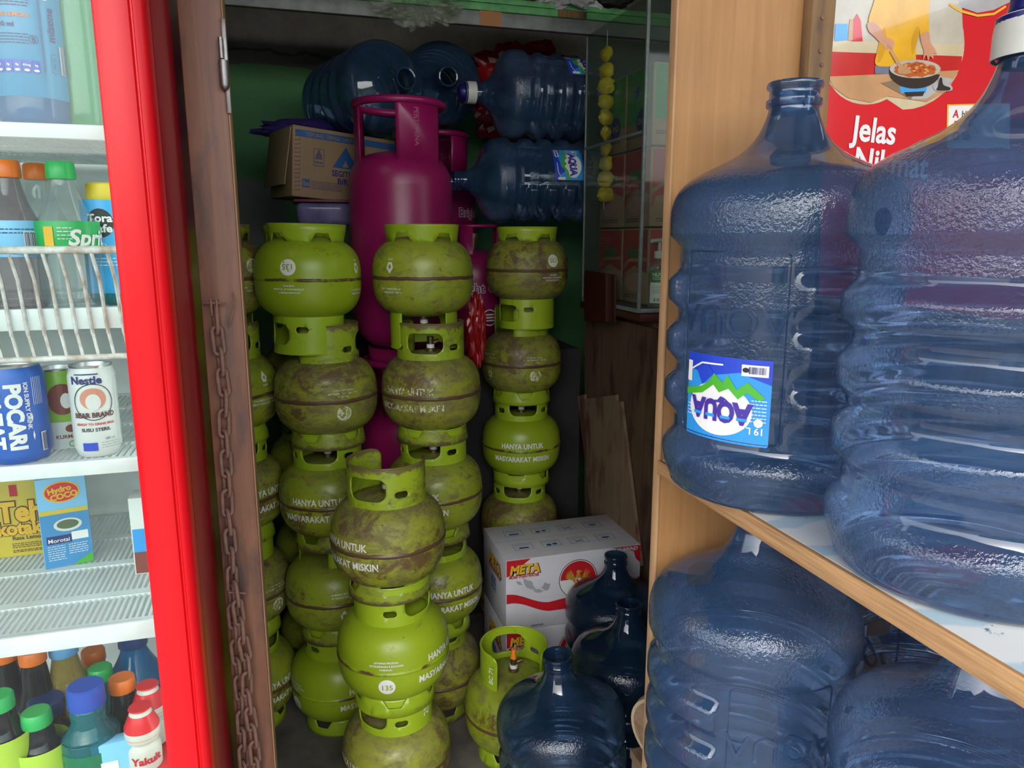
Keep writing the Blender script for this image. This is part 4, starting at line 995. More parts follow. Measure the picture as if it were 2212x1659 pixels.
# old batten in front of the panel
bt = thing('old_batten', 'weathered wooden batten with nail heads between plywood and poster', 'batten', (.73, .935, 1.4))
bm = bmesh.new(); bbox(bm, .688, .725, .909, .929, SH, 1.80, .002); o = mkbm('batten', bm, 'old_wood', bt); o.data.transform(Matrix.Translation(-bt.location))
bm = bmesh.new()
for px, py in ((1776, 38), (1772, 110), (1775, 140)):
    q = aty(px, py, .9085); tube_bm(bm, [q, q+Vector((0, -.0015, 0))], .0028, 8)
o = mkbm('nail_heads', bm, 'rust_iron', bt); o.data.transform(Matrix.Translation(-bt.location))

# poster
PY = .912
po = thing('cooking_poster', 'glossy red poster of a person in a yellow shirt cooking in a pan', 'poster', (1.0, PY+.004, 1.5))
def pu(px, py): q = aty(px, py, PY); return (q.x, q.z)
M['poster_red'] = plain('glossy poster red', (.62, .012, .025), .12, 0, (.60, .011, .022), 3, .12, 14, coat=.6)
for nm, c in dict(p_cream=(.62, .52, .33), p_wall=(.55, .50, .40), p_yellow=(.78, .42, .02), p_skin=(.60, .30, .18), p_wood=(.55, .30, .14), p_dark=(.03, .025, .025), p_pan=(.50, .46, .38), p_food=(.50, .12, .03), p_steel=(.45, .45, .45), p_flame=(.05, .35, .75), p_cabinet=(.55, .02, .02), p_shadow=(.25, .17, .1), p_jean=(.16, .18, .26), p_shadowy=(.66, .32, .015), p_food2=(.72, .36, .10), p_food3=(.42, .05, .02)).items():
    M[nm] = plain('poster '+nm[2:], c, .15, 0, tuple(x*.82 for x in c), 25, .05, 14, coat=.5)
P = Prints(lambda u, v, l: Vector((u, PY-l, v)), 0, 0, .0)
def pp(ink, pts, layer, sm=0):
    if sm:
        n = len(pts); o = []
        for i in range(n):
            p0, p1_, p2_, p3_ = pts[i-1], pts[i], pts[(i+1) % n], pts[(i+2) % n]
            for k in range(5):
                t = k/5; o.append(tuple(.5*((2*p1_[j])+(-p0[j]+p2_[j])*t+(2*p0[j]-5*p1_[j]+4*p2_[j]-p3_[j])*t*t+(-p0[j]+3*p1_[j]-3*p2_[j]+p3_[j])*t**3) for j in range(2)))
        pts = o
    P.poly(ink, [pu(a, b) for a, b in pts], layer)
outl = [(1802, -60), (1776, 382), (1768, 640), (2260, 700), (2290, -60)]
pp('poster_red', outl, 0)
big = [(1800, -40)]+[(1945+135*cos(a_), 60+165*sin(a_)) for a_ in [radians(-60+k*8) for k in range(19)]]
disk = [(1802, -55), (2060, -55)]+[(1950+133*cos(radians(t_)), 92+145*sin(radians(t_))) for t_ in range(-40, 100, 10)]+[(1915, 214)]+[(1870+85*cos(radians(t_)), 148+78*sin(radians(t_))) for t_ in range(50, 150, 10)]+[(1786, 172)]
pp('p_cream', disk, 1)
pp('p_wall', [(1802, -50), (2075, -50), (2079, 70), (2082, 110), (1795, 95)], 2)
pp('p_cabinet', [(1795, 112), (2078, 112), (2075, 150), (2060, 165), (1787, 165)], 2)
pp('p_cream', [(1795, 88), (2082, 96), (2079, 122), (1793, 112)], 3)
pp('p_wood', [(1787, 166), (1960, 158), (2070, 152), (2040, 200), (2000, 220), (1915, 208), (1880, 222), (1830, 212), (1800, 190)], 4)
pp('poster_red', [(1838, 90), (1842, 45), (1850, 30), (1858, 45), (1862, 90)], 4); pp('p_wood', [(1830, 88), (1834, 42), (1842, 42), (1840, 88)], 4)
pp('p_flame', [(1803, 52), (1830, 52), (1830, 86), (1801, 90)], 4)
# person: trousers, shirt, arms, hands
pp('p_jean', [(1888, 142), (1972, 142), (1975, 160), (1888, 160)], 5)
pp('p_yellow', [(1905, -60), (1945, -66), (1990, -60), (2006, -20), (2004, 30), (2003, 72), (1986, 80), (1984, 66), (1976, 100), (1972, 141), (1930, 144), (1890, 141), (1893, 110), (1900, 76), (1897, 60), (1874, 50), (1884, 10), (1895, -25)], 6, 1)
pp('p_shadowy', [(1900, 76), (1908, 60), (1912, 84), (1906, 120), (1894, 136), (1895, 104)], 6.4, 1); pp('p_shadowy', [(1976, 60), (1984, 66), (1976, 100), (1968, 120), (1966, 90)], 6.4, 1)
pp('p_skin', [(1871, 52), (1884, 50), (1900, 62), (1908, 80), (1921, 84), (1929, 92), (1927, 104), (1923, 116), (1919, 108), (1912, 108), (1903, 98), (1890, 84), (1874, 68)], 7, 1)
pp('p_skin', [(1986, 76), (2003, 70), (2007, 92), (2016, 106), (2021, 118), (2013, 116), (2013, 128), (2006, 122), (2002, 132), (1998, 120), (1991, 130), (1993, 112), (1988, 96)], 7, 1)
for (x_, y_) in ((1913, 96), (1918, 99), (1922, 103)): P.line('p_shadow', [pu(x_, y_), pu(x_+3, y_+8)], .0004, 8)
pp('p_skin', [(1928, -70), (1950, -70), (1946, -52), (1932, -52)], 7)
pp('p_steel', [(2012, 186), (2022, 180), (2024, 168), (2030, 166), (2032, 178), (2050, 184), (2052, 196), (2020, 198)], 8, 1); pp('p_dark', [(2022, 188), (2026, 170), (2031, 170), (2034, 184), (2048, 190), (2046, 196), (2020, 196)], 9, 1)
for k in range(26):
    a_ = k*2.4; rr_ = 40*sqrt(k/26); pp(('p_food2', 'p_food3')[k % 2], ell(1975+rr_*cos(a_), 149+rr_*.28*sin(a_), 4, 2, 6), 10.8)
pp('p_wood', [(1917, 112), (1924, 110), (1940, 138), (1960, 152), (1958, 160), (1942, 158), (1936, 146)], 11)
pp('p_steel', [(1900, 180), (1990, 158), (2060, 172), (2000, 214), (1965, 215)], 5); pp('p_shadow', [(1900, 180), (1935, 172), (1975, 200), (1965, 215)], 6)
pp('p_flame', [(1940, 188), (2000, 186), (1998, 200), (1944, 202)], 6); pp('p_dark', [(1950, 200), (1995, 198), (1990, 208), (1955, 209)], 7)
pp('p_dark', [(1918, 150)]+[(1973+55*cos(radians(t_)), 156+36*sin(radians(t_))) for t_ in range(175, -1, -15)], 8)
pp('p_pan', [(1973+55*cos(radians(t_)), 150+20*sin(radians(t_))) for t_ in range(0, 360, 12)], 9)
pp('p_food', [(1973+(46+3*sin(t_*.9))*cos(radians(t_)), 152+(15+2*cos(t_*.7))*sin(radians(t_))) for t_ in range(0, 360, 12)], 10)
pp('p_food', [(1940, 152), (1955, 142), (1975, 134), (1995, 140), (2012, 155), (1975, 160)], 10.5)
pp('p_wood', [(1934, 150), (1942, 143), (1960, 150), (1965, 158), (1950, 162), (1936, 160)], 11)
def ptext(ink, s, px, py, hpx, **k):
    u, v = pu(px, py); h = pu(px, py-hpx/2)[1]-pu(px, py+hpx/2)[1]; P.text(ink, s, h, (u, v), **k)
ptext('white', 'Jelas', 1889, 281, 52, bold=.024, wx=.92, rot=-.05, layer=3)
ptext('white', 'Nikmat', 1925, 352, 52, bold=.024, wx=.92, rot=-.05, layer=3)
pp('yellow_ink', [(2045, 226), (2180, 222), (2180, 320), (2043, 320)], 2); pp('white', [(2048, 229), (2180, 225), (2180, 320), (2046, 320)], 3)
for s, r_, y in (('A', 'hlinya', 246), ('B', 'uat', 270), ('O', 'lah', 294)):
    ptext('red_ink', s, 2063, y, 17, bold=.02, layer=5); ptext('black_ink', r_, 2092 if r_ == 'hlinya' else 2086, y+1, 15, bold=.0, layer=5, wx=.9)
pp('yellow_ink', [(2050, 8), (2075, 22), (2110, 32), (2145, 28), (2170, 12), (2172, 16), (2146, 33), (2110, 37), (2072, 27), (2048, 12)], 4)
pp('p_steel', [(2060, -60), (2072, 15), (2110, 28), (2145, 22), (2180, 5), (2200, -60)], 2)
for o in P.build(po, 'printed_picture'): o.data.transform(Matrix.Translation(-po.location))
q = [pu(a, b) for a, b in outl]
bm = bmesh.new(); f = [bm.verts.new((u, PY+.0015, v)) for u, v in q]; r = bmesh.ops.extrude_face_region(bm, geom=[bm.faces.new(f)]); bmesh.ops.translate(bm, vec=(0, -.0012, 0), verts=[e for e in r['geom'] if isinstance(e, bmesh.types.BMVert)])
o = mkbm('sheet', bm, 'poster_red', po); o.data.transform(Matrix.Translation(-po.location))
bm = bmesh.new(); bbox(bm, .745, 1.255, PY+.002, .9295, SH, 1.79, 0); o = mkbm('backing_board', bm, 'old_wood', po); o.data.transform(Matrix.Translation(-po.location))

# pale wooden tub / sieve rim low between the jugs
M['bamboo'] = wood('pale bamboo', (.45, .36, .22), (.33, .25, .14), 'z', .7)
q = atx(1412, 1600, .47)
sv = thing('bamboo_sieve', 'round pale bamboo sieve rim standing on edge beside the lower water jug', 'sieve', (.611, 1.045, .490), (0, radians(90-8), radians(28)))
stool = thing('wooden_stool', 'small wooden stool under the pale sieve rim beside the lower water jug', 'stool', (.635, 1.055, 0))
box('seat', -.07, .07, -.07, .07, .392, .410, 'plank', stool)
for sx in (-1, 1):
    for sy in (-1, 1): box('leg', sx*.055-.012, sx*.055+.012, sy*.055-.012, sy*.055+.012, .001, .392, 'plank', stool)
R_ = .078
pr = [(R_-.006, -.022), (R_, -.022), (R_+.002, -.01), (R_, .0), (R_+.002, .015), (R_, .022), (R_-.006, .022), (R_-.007, .0), (R_-.006, -.022)]
lathe('rim', pr, 'bamboo', sv, 56); lathe('woven_base', [(.0, -.020), (R_-.006, -.020), (R_-.006, -.016), (.0, -.016)], 'plank', sv, 56)
# ================================================================ red display fridge
FY = .90; FX = -.131; FIN = -.180
fr = thing('display_fridge', 'red framed glass door drinks fridge with white wire shelves at the left', 'fridge', (-.45, 1.0, 0))
fo = fr.location
def fs(o, p=fo): o.data.transform(Matrix.Translation(-Vector(p))); return o
# door stile, a curved extrusion with a groove
sec = [(FIN, .912), (FIN, .905), (FIN+.003, .9015), (FIN+.008, .900), (FIN+.020, .8990), (FIN+.030, .8995), (FIN+.0345, .9018), (FIN+.036, .906), (FIN+.0375, .906), (FIN+.039, .9025), (FIN+.042, .9035), (FX-.002, .909), (FX, .913), (FX, .945), (FIN, .945)]
bm = bmesh.new(); a_ = [bm.verts.new((x, y, .02)) for x, y in sec]; b_ = [bm.verts.new((x, y, 2.05)) for x, y in sec]; n = len(sec)
for i in range(n): bm.faces.new((a_[i], a_[(i+1) % n], b_[(i+1) % n], b_[i]))
bm.faces.new(a_); bm.faces.new(b_[::-1])
bbox(bm, -.80, FIN, .90, .945, .02, .10, .004); bbox(bm, -.80, FIN, .90, .945, 1.97, 2.05, .004); bbox(bm, -.80, -.75, .90, .945, .1, 1.97, .004)
fs(mkbm('door_frame', bm, 'red_door', fr, 35))
fs(box('cabinet_side', FX-.020, FX, .950, 1.46, .0, 2.06, 'red_side', fr, .003))
bm = bmesh.new(); bbox(bm, FX-.035, FX-.021, .952, 1.45, .04, 2.03, .002); bbox(bm, -.78, FX-.035, 1.42, 1.45, .04, 2.03, 0); bbox(bm, -.80, -.78, .952, 1.45, .0, 2.06, 0); bbox(bm, -.78, FX-.035, .952, 1.42, 2.0, 2.03, 0); bbox(bm, -.78, FX-.035, .952, 1.42, .04, .10, 0)
fs(mkbm('inner_lining', bm, 'fridge_white', fr, 30))
fs(box('glass_pane', -.75, FIN, .915, .919, .10, 1.97, 'glass', fr, 0)); fs(box('door_seal', FIN+.0005, FIN+.010, .9455, .9515, .10, 1.97, 'black_rubber', fr, 0))
M['led'] = bpy.data.materials.new('lit tube'); M['led'].use_nodes = True
e_ = M['led'].node_tree.nodes['Principled BSDF']; e_.inputs['Emission Color'].default_value = (.90, 1.0, .96, 1); e_.inputs['Emission Strength'].default_value = 2.6
led = fs(box('light_tube', FX-.047, FX-.0355, .957, .968, .12, 1.98, 'led', fr, .003)); led['label'] = 'glowing white light tube'
fs(box('light_tube', -.72, FX-.08, .957, .980, 1.975, 1.992, 'led', fr, .003))
# shelves
def zat(py, y=.965, px=110): return aty(px, py, y).z
XR = FX-.053; XL = -.775
def shelf(zt, hs, slots=True, name='shelf'):
    """zt = top of the white front strip"""
    bm = bmesh.new(); bbox(bm, XL, XR, .958, .966, zt-hs, zt, .0015)
    nb = 78; w_ = (XR-XL)/nb
    bands = [(.966, .975), (1.045, 1.062), (1.155, 1.172), (1.265, 1.282), (1.375, 1.39)]
    for y0, y1 in bands: bbox(bm, XL, XR, y0, y1, zt-.006, zt-.002)
    for k in range(nb+1):
        x = XL+k*w_; r = bmesh.ops.create_cube(bm, size=1); vs = r['verts']
        bmesh.ops.scale(bm, vec=(w_*.42, .42, .003), verts=vs); bmesh.ops.translate(bm, vec=(x, 1.178, zt-.004), verts=vs)
    return fs(mkbm(name, bm, 'fridge_white', fr, 30))
z1 = zat(268); z2 = zat(665); z3 = zat(998); z4 = zat(1362); z5 = .54
shelf(z1, zat(268)-zat(300)); shelf(z2, zat(665)-zat(712)); shelf(z3, zat(998)-zat(1030)); shelf(z4, zat(1362)-zat(1402)); shelf(z5, .03)
# wire guard above and below the second shelf strip
bm = bmesh.new(); zr = zat(540, .952); zl = zat(775, .955)
tube_bm(bm, [(XL, .954, zr), (XR, .954, zr)], .0045, 8); tube_bm(bm, [(XL, .956, zl), (XR, .956, zl)], .0035, 8)
nw = 36
for k in range(nw):
    x = XL+.01+(XR-XL-.02)*k/(nw-1)
    tube_bm(bm, [(x-.006, .955, zr), (x, .9545, (zr+z2)/2), (x+.004, .953, z2-.03)], .0022, 6); tube_bm(bm, [(x+.004, .9545, z2-.03), (x+.007, .957, zl)], .0020, 6)
fs(mkbm('wire_guard', bm, 'wire_white', fr, 60))

# ---------------------------------------------------------------- drinks
M['clear_pet'] = clearish('clear bottle plastic', (.92, .95, .95), .9, (.6, .66, .66), .12, .06)
M['blue_pet'] = clearish('blue bottle', (.10, .40, .68), .9, (.0, .17, .42), .6, .06)
M['green_pet'] = clearish('green bottle', (.25, .62, .38), .9, (.05, .35, .14), .40, .06)
M['teal_pet'] = clearish('teal bottle', (.20, .5, .55), .9, (.02, .22, .26), .5, .06)
M['amber_pet'] = clearish('amber drink', (.62, .5, .22), .9, (.35, .26, .08), .45, .06)
M['dark_pet'] = clearish('dark drink', (.12, .12, .12), .9, (.03, .03, .035), .6, .06)
M['grey_pet'] = clearish('grey drink', (.72, .68, .70), .9, (.40, .34, .37), .25, .06)
for nm, c in dict(cap_orange=(.80, .17, .015), cap_green=(.03, .42, .10), cap_royal=(.03, .08, .45), cap_sky=(.12, .33, .62), cap_yellow=(.80, .60, .04), cap_navy=(.02, .05, .18), can_blue=(.015, .11, .50), can_white=(.66, .68, .66), lab_blue=(.22, .55, .86), lab_deep=(.03, .35, .72), lab_green=(.02, .40, .09), lab_lime=(.42, .60, .05), box_yellow=(.66, .50, .05), lab_red=(.70, .02, .03), lab_brown=(.22, .04, .03), lab_leaf=(.25, .50, .03)).items():
    M[nm] = plain('drink '+nm, c, .35, 0, tuple(x*.9 for x in c), 6)
M['can_metal'] = plain('bare can metal', (.6, .6, .6), .3, .9)
FG = 'drinks standing in the fridge'
def bottle(loc, h, r, body, cap, label, lab=None, labz=(.3, .6), wide=1, prints=None, cr=.0145, caph=.018, th=-70, tilt=0, neck=.24, zs=0):
    t = thing('drink_bottle', label, 'bottle', loc, (tilt, 0, 0), FG); hb = h-caph
    n0 = hb-neck*h
    pr = smoothprof([(.001, .004), (r*.7, .0), (r*.93, .006), (r, .02), (r, n0*.5), (r, n0), (r*.93, n0+.12*(hb-n0)), (r*.62, n0+.5*(hb-n0)), (cr*1.0, n0+.82*(hb-n0)), (cr*.86, hb)], 4)
    lathe('bottle_body', pr, body, t, 36)
    bm = bmesh.new(); vs, fs_ = lathe_vf([(.0, hb-.001), (cr*1.02, hb-.001), (cr*1.04, hb+.003), (cr, h-.002), (cr*.9, h), (.0, h)], 40, lambda a, rr, z: rr*(1+.02*(int(a/(2*pi)*40) % 2)))
    mk('cap', vs, fs_, cap, t)
    if lab:
        a, b = labz; lathe('label', [(r+.0006, h*a), (r+.0008, h*a+.0005), (r+.0008, h*b-.0005), (r+.0006, h*b)], lab, t, 36)
        if prints:
            P = Prints(around(lambda z: r+.0008, radians(th), h*(a+b)/2+zs, r), .006, 0, .0005); prints(P); P.build(t, 'label_print')
    return t
def can(loc, h, r, mat, label, prints, th=-75):
    t = thing('drink_can', label, 'can', loc, group=FG)
    lathe('can_body', [(r*.8, .0), (r*.86, .001), (r, .012), (r, h-.012), (r*.88, h-.001)], mat, t, 48, cap0=True)
    lathe('can_top', [(r*.88, h-.001), (r*.9, h+.0015), (r*.86, h+.001), (r*.82, h-.004), (.0, h-.004)], 'can_metal', t, 48)
    P = Prints(around(lambda z: r, radians(th), h/2, r), .006, 0, .0006); prints(P); P.build(t, 'label_print'); return t
def on(px, py, z, dy=0): q = atz(px, py, z); return Vector((q.x, q.y+dy, z))
# top shelf
M['lab_blue2'] = plain('sports drink label', (.0, .27, .52), .3)
S1 = z1-.0018
def p_miz(P):
    P.text('navy_ink', 'WHITEISOTONIC', .0065, (-.022, .056), bold=.02, wx=.85); P.poly('white', ell(.018, .052, .0065, .0075, 20), 1); P.poly('green_ink', ell(.018, .052, .0055, .0065, 20), 2)
    P.poly('white', [(.018, .048), (.0145, .053), (.018, .051)], 3); P.poly('white', [(.018, .048), (.0215, .053), (.018, .051)], 3)
    P.poly('white', rrect(-.040, -.025, .046, .050)); P.poly('royal_ink', ell(-.019, .048, .004, .004, 16), 2, [ell(-.019, .048, .002, .002, 12)]); P.poly('orange_ink', rrect(-.013, .006, .046, .050))
    P.lines('navy_ink', -.038, .003, [.041, .038, .035], .001); P.text('orange_ink', 'LYCHEE LEMON', .0042, (-.02, .026), bold=.03)
    P.text('navy_ink', '500 ml', .005, (-.022, .016), bold=.02); P.lines('navy_ink', -.038, .0, [.006, .003, .0, -.003], .0009); P.poly('navy_ink', ell(.004, .002, .0045, .0045, 18), 1, [ell(.004, .002, .0038, .0038, 16)]); P.text('navy_ink', 'B', .005, (.004, .002), bold=.02, layer=1)
    P.text('navy_ink', 'mizone', .0085, (.022, .020), rot=pi/2, bold=.03); P.frame('navy_ink', .012, .013, -.03, .06, .0003)
    P.line('navy_ink', [(.011, .062), (.011, -.040)], .0004)
    for k in range(5): x = -.034+k*.0085; P.poly('royal_ink', rrect(x, x+.0075, -.033, -.020, .0015), 1); P.text('white', ('0', '0g', '8g', '45mg', '4g')[k], .0022, (x+.0037, -.025), bold=.03, layer=3); P.poly('white', ell(x+.0037, -.0305, .0026, .0014, 10), 3)
    P.bars('white', .030, .040, -.030, .0, 1); P.bars('navy_ink', .031, .039, -.030, .0, 14, 4); P.frame('navy_ink', .019, .026, -.030, -.010, .0004); P.text('navy_ink', 'HALAL', .003, (.0225, -.02), rot=pi/2)
q = aty(72, 262, 1.000)
bottle((q.x, 1.012, S1), .225, .0365, 'blue_pet', 'cap_sky', 'blue sports drink bottle with light blue label on the top fridge shelf', 'lab_blue2', (.14, .90), prints=p_miz, neck=.09, th=-72, zs=-.028)
q = aty(178, 262, 1.03)
bottle((q.x+.004, 1.047, S1), .30, .0395, 'green_pet', 'cap_green', 'large green soda bottle beside the blue one on the top fridge shelf', 'lab_lime', (.62, .75), neck=.2)
# second shelf
S2 = z2-.0018
def bat(px, y, capy, r, **k):
    q = aty(px, capy, y); return bottle((q.x, y, S2), q.z-S2, r, **k)
def p_spr(P):
    P.text('white', 'Sprite', .017, (.020, .0), bold=.03, shear=.25); P.poly('yellow_ink', rrect(-.032, -.022, -.010, .012), 1); P.lines('white', -.018, -.004, [.010, .006, .002, -.002], .0009)
def p_aq(P): P.lines('navy_ink', -.02, .02, [.010, .006], .001); P.poly('white', rrect(.002, .016, -.01, .008), 1); P.bars('navy_ink', .003, .015, -.009, .007, 12, 3); P.poly('navy_ink', rrect(.026, .034, -.012, .012), 1)
bat(8, .985, 346, .0310, body='grey_pet', cap='cap_orange', label='clear soft drink bottle with orange cap at the left edge of the second fridge shelf', lab='lab_blue', labz=(.36, .60), prints=p_aq, neck=.36, th=-60)
bat(78, 1.07, 354, .030, body='clear_pet', cap='cap_orange', label='soft drink bottle with orange cap in the second row behind the green capped one', neck=.36)
bat(128, .988, 350, .0335, body='clear_pet', cap='cap_green', label='clear lemon soda bottle with green cap and green label', lab='lab_green', labz=(.38, .60), prints=p_spr, neck=.36, th=-62)
def p_tora(P):
    P.poly('black_ink', ell(-.004, .028, .014, .017, 20), 1); P.text('white', 'Tora', .009, (-.004, .034), bold=.03, layer=3); P.text('white', 'Cafe', .009, (-.004, .022), bold=.03, layer=3)
    P.text('white', 'ICED', .004, (-.006, .002), bold=.02); P.text('white', 'MILKY LATTE', .004, (-.006, -.005), bold=.02); P.lines('white', -.018, .01, [-.014, -.018, -.022], .001)
bat(222, 1.03, 396, .0270, body='teal_pet', cap='cap_yellow', label='blue iced coffee bottle with yellow cap at the right end of the second fridge shelf', lab='lab_deep', labz=(.10, .86), prints=p_tora, neck=.10, cr=.019, caph=.022, th=-85)
# third shelf, cans
S3 = z3-.0018
def top_h(px, py, x, y, z): return aty(px, py, y).z-z
q = on(45, 958, S3); q = aty(42, 960, 1.0)
def p_poc(P):
    P.text('white', 'POCARI', .0155, (-.006, .0), rot=-pi/2, bold=.05, wx=1.0); P.text('white', 'SWEAT', .0155, (-.027, .0), rot=-pi/2, bold=.05); P.text('white', 'ION SUPPLY DRINK', .0045, (.007, .012), rot=-pi/2, bold=.03)
    for k in range(6): P.line('white', [(.014+k*.0022, .045), (.014+k*.0022, .012)], .0005)
    P.bars('white', .018, .028, -.045, -.022, 1); P.bars('navy_ink', .019, .0275, -.044, -.023, 12, 4); P.poly('white', [(.010, -.008), (.0112, -.002), (.010, .004), (.0088, -.002)], 1); P.poly('white', [(.010, -.030), (.0112, -.024), (.010, -.018), (.0088, -.024)], 1)
q = aty(30, 900, 1.0)
can((q.x+.002, 1.0, S3), top_h(60, 786, 0, 1.0, S3), .0345, 'can_blue', 'blue ion drink can with big white vertical letters on the third fridge shelf', p_poc, -62)
def p_bear(P):
    P.text('navy_ink', 'Nestle', .009, (-.012, .041), bold=.035); P.line('navy_ink', [(-.024, .048), (.002, .048)], .0014)
    P.poly('black_ink', ell(-.006, .014, .0215, .0225, 40), 1, [ell(-.006, .014, .0205, .0215, 40)]); P.poly('ink_salmon', ell(-.006, .018, .014, .013, 30), 1); P.poly('can_white', ell(-.006, .014, .008, .010, 20), 2)
    P.text('brown_ink', 'BEAR BRAND', .0058, (-.006, -.0015), bold=.04, layer=4, wx=.85); P.text('red_ink', 'READY TO DRINK MILK', .0028, (-.006, -.013), bold=.03); P.text('black_ink', 'SUSU STERIL', .004, (-.006, -.020), bold=.03)
    P.text('navy_ink', '189 ml', .003, (.008, -.032)); P.lines('grey_ink', -.002, .018, [-.037, -.040, -.043], .0008); P.poly('royal_ink', rrect(-.022, -.006, -.046, -.036), 1); P.frame('grey_ink', .020, .030, -.044, .042, .0004)
M['ink_salmon'] = plain('salmon ink', (.62, .25, .16), .5)
q = aty(205, 880, 1.0)
can((q.x, 1.0, S3), top_h(205, 788, 0, 1.0, S3), .0262, 'can_white', 'white milk can with a round red emblem on the third fridge shelf', p_bear, -66)
def p_kur(P):
    P.poly('lab_brown', ell(.0, .014, .016, .020, 20), 1); P.poly('white', ell(.004, .012, .006, .010, 12), 3); P.poly('lab_brown', ell(.006, -.024, .006, .005, 12), 1); P.text('lab_brown', 'KURMA', .0045, (.0, -.034), bold=.03); P.poly('green_ink', ell(.006, -.044, .004, .004, 14), 1, [ell(.006, -.044, .003, .003, 12)]); P.poly('can_white', rrect(-.02, .02, -.05, -.015), .2)
q = aty(128, 880, 1.045)
can((q.x, 1.055, S3), top_h(128, 795, 0, 1.055, S3), .0262, 'lab_leaf', 'green date drink can between and behind the blue and white cans', p_kur, -72)
# fourth shelf
S4 = z4-.0018
q = atz(40, 1203, S4)
def cbox(x, y, w_, d_, h_, mat, label, rot, pf):
    t = thing('drink_carton', label, 'drink carton', (x, y, S4), (0, 0, rot), FG); bm = bmesh.new(); bbox(bm, 0, w_, 0, d_, 0, h_, .0015); mkbm('carton_body', bm, mat, t)
    P = Prints(flat((0, 0, 0), (1, 0, 0), (0, 0, 1))); pf(P, w_, h_); P.build(t, 'printing'); return t
def p_teh(P, w_, h_):
    P.text('brown_ink', 'Teh', .030, (w_-.034, h_*.60), bold=.085, wx=.9, layer=1); P.text('yellow_ink', 'Teh', .030, (w_-.034, h_*.60), bold=.045, wx=.9, layer=3)
    P.text('brown_ink', 'kotak', .020, (w_-.038, h_*.385), bold=.085, wx=.9, layer=1); P.text('yellow_ink', 'kotak', .020, (w_-.038, h_*.385), bold=.045, wx=.9, layer=3); P.text('brown_ink', 'Rasa Lemon', .006, (w_-.028, h_*.25), bold=.02); P.lines('brown_ink', w_-.05, w_-.006, [h_*.17, h_*.145, h_*.12, h_*.08, h_*.06], .0012); P.poly('red_ink', rrect(w_-.045, w_-.035, h_*.8, h_*.95), 1)
zt = aty(60, 1037, q.y).z
cbox(q.x-.058, q.y, .102, .045, zt-S4, 'box_yellow', 'yellow lemon tea carton on the fourth fridge shelf', radians(2), p_teh)
q = atz(148, 1226, S4); zt = aty(130, 1034, q.y).z
def p_hyd(P, w_, h_):
    P.poly('lab_deep2', rrect(.001, w_-.001, .001, h_*.62)); P.poly('yellow_ink', ell(w_*.5, h_*.84, .023, .016, 24), 1, (), .2 if False else 0); P.poly('lab_red', ell(w_*.5, h_*.84, .021, .014, 24), 2); P.text('yellow_ink', 'Hydro', .008, (w_*.46, h_*.87), bold=.05, layer=4, rot=.15); P.text('yellow_ink', 'COCO', .008, (w_*.54, h_*.80), bold=.05, layer=4, rot=.15)
    P.poly('box_yellow', rrect(.001, w_-.001, h_*.60, h_*.65), 1); P.poly('can_white', ell(w_*.55, h_*.47, .018, .010, 20), 1); P.poly('lab_olive', ell(w_*.55, h_*.475, .014, .007, 20), 2); P.poly('navy_ink', rrect(.006, w_*.6, h_*.27, h_*.36), 1); P.text('white', 'Morotai', .006, (w_*.34, h_*.31), bold=.01, layer=3); P.poly('white', rrect(w_*.6, w_-.004, h_*.29, h_*.38), 1)
    P.lines('white', .006, w_*.45, [h_*(.24-.025*k) for k in range(7)], .0009); P.lines('white', w_*.52, w_-.006, [h_*(.24-.025*k) for k in range(5)], .0009); P.poly('green_ink', [(w_*.55, .001), (w_-.001, .001), (w_-.001, h_*.12)], 2)
M['lab_deep2'] = plain('drink sea blue', (.05, .26, .55), .4); M['lab_olive'] = plain('drink island green', (.10, .14, .06), .5)
cbox(q.x-.030, q.y, .063, .042, zt-S4, 'lab_blue', 'blue coconut water carton with a red emblem on the fourth fridge shelf', radians(14), p_hyd)
q = atz(312, 1240, S4); zt = aty(305, 1075, q.y).z
cbox(q.x-.012, q.y, .04, .04, zt-S4, 'can_white', 'white drink carton mostly hidden by the red door frame', 0, lambda P, w_, h_: (P.poly('sky_ink', rrect(.002, .02, h_*.3, h_*.6)), P.poly('lab_brown', rrect(.002, .02, h_*.02, h_*.3), 1)))
# bottom compartment
S5 = z5-.0018
def bb(px, py, y, r, h=None, **k):
    q = aty(px, py, y); return bottle((q.x, y, S5), q.z-S5, r, **k)
def p_fres(P): P.text('white', 'frestea', .014, (.006, -.006), bold=.03); P.poly('yellow_ink', rrect(-.03, -.02, -.02, .0), 1)
def p_none(P): P.lines('white', -.02, .02, [.01, .0, -.01], .0015)
bb(77, 1535, 1.00, .0330, body='dark_pet', cap='cap_green', label='iced tea bottle with green cap and lime label, front of the bottom compartment', lab='lab_lime', labz=(.30, .80), prints=p_fres, zs=.02, neck=.22, cr=.0170)
bb(-6, 1500, .995, .0330, body='dark_pet', cap='cap_green', label='iced tea bottle at the left edge of the bottom compartment', lab='lab_lime', labz=(.30, .80), prints=p_fres, zs=.02, neck=.22, cr=.0170)
bb(183, 1478, 1.00, .0350, body='teal_pet', cap='cap_royal', label='teal bottle with large royal blue cap, front of the bottom compartment', lab='lab_green2', labz=(.3, .64), neck=.2, cr=.0215, caph=.028) if False else None
M['lab_green2'] = clearish('green film label', (.15, .5, .3), .8, (.03, .30, .14), .6, .1)
bb(183, 1478, 1.00, .0350, body='teal_pet', cap='cap_royal', label='teal bottle with large royal blue cap, front of the bottom compartment', lab='lab_green2', labz=(.3, .66), neck=.2, cr=.0215, caph=.028)
bb(262, 1462, 1.05, .0320, body='dark_pet', cap='cap_orange', label='dark bottle with orange cap beside the red yogurt pack', lab='cap_navy', labz=(.3, .6), neck=.3, cr=.0165)
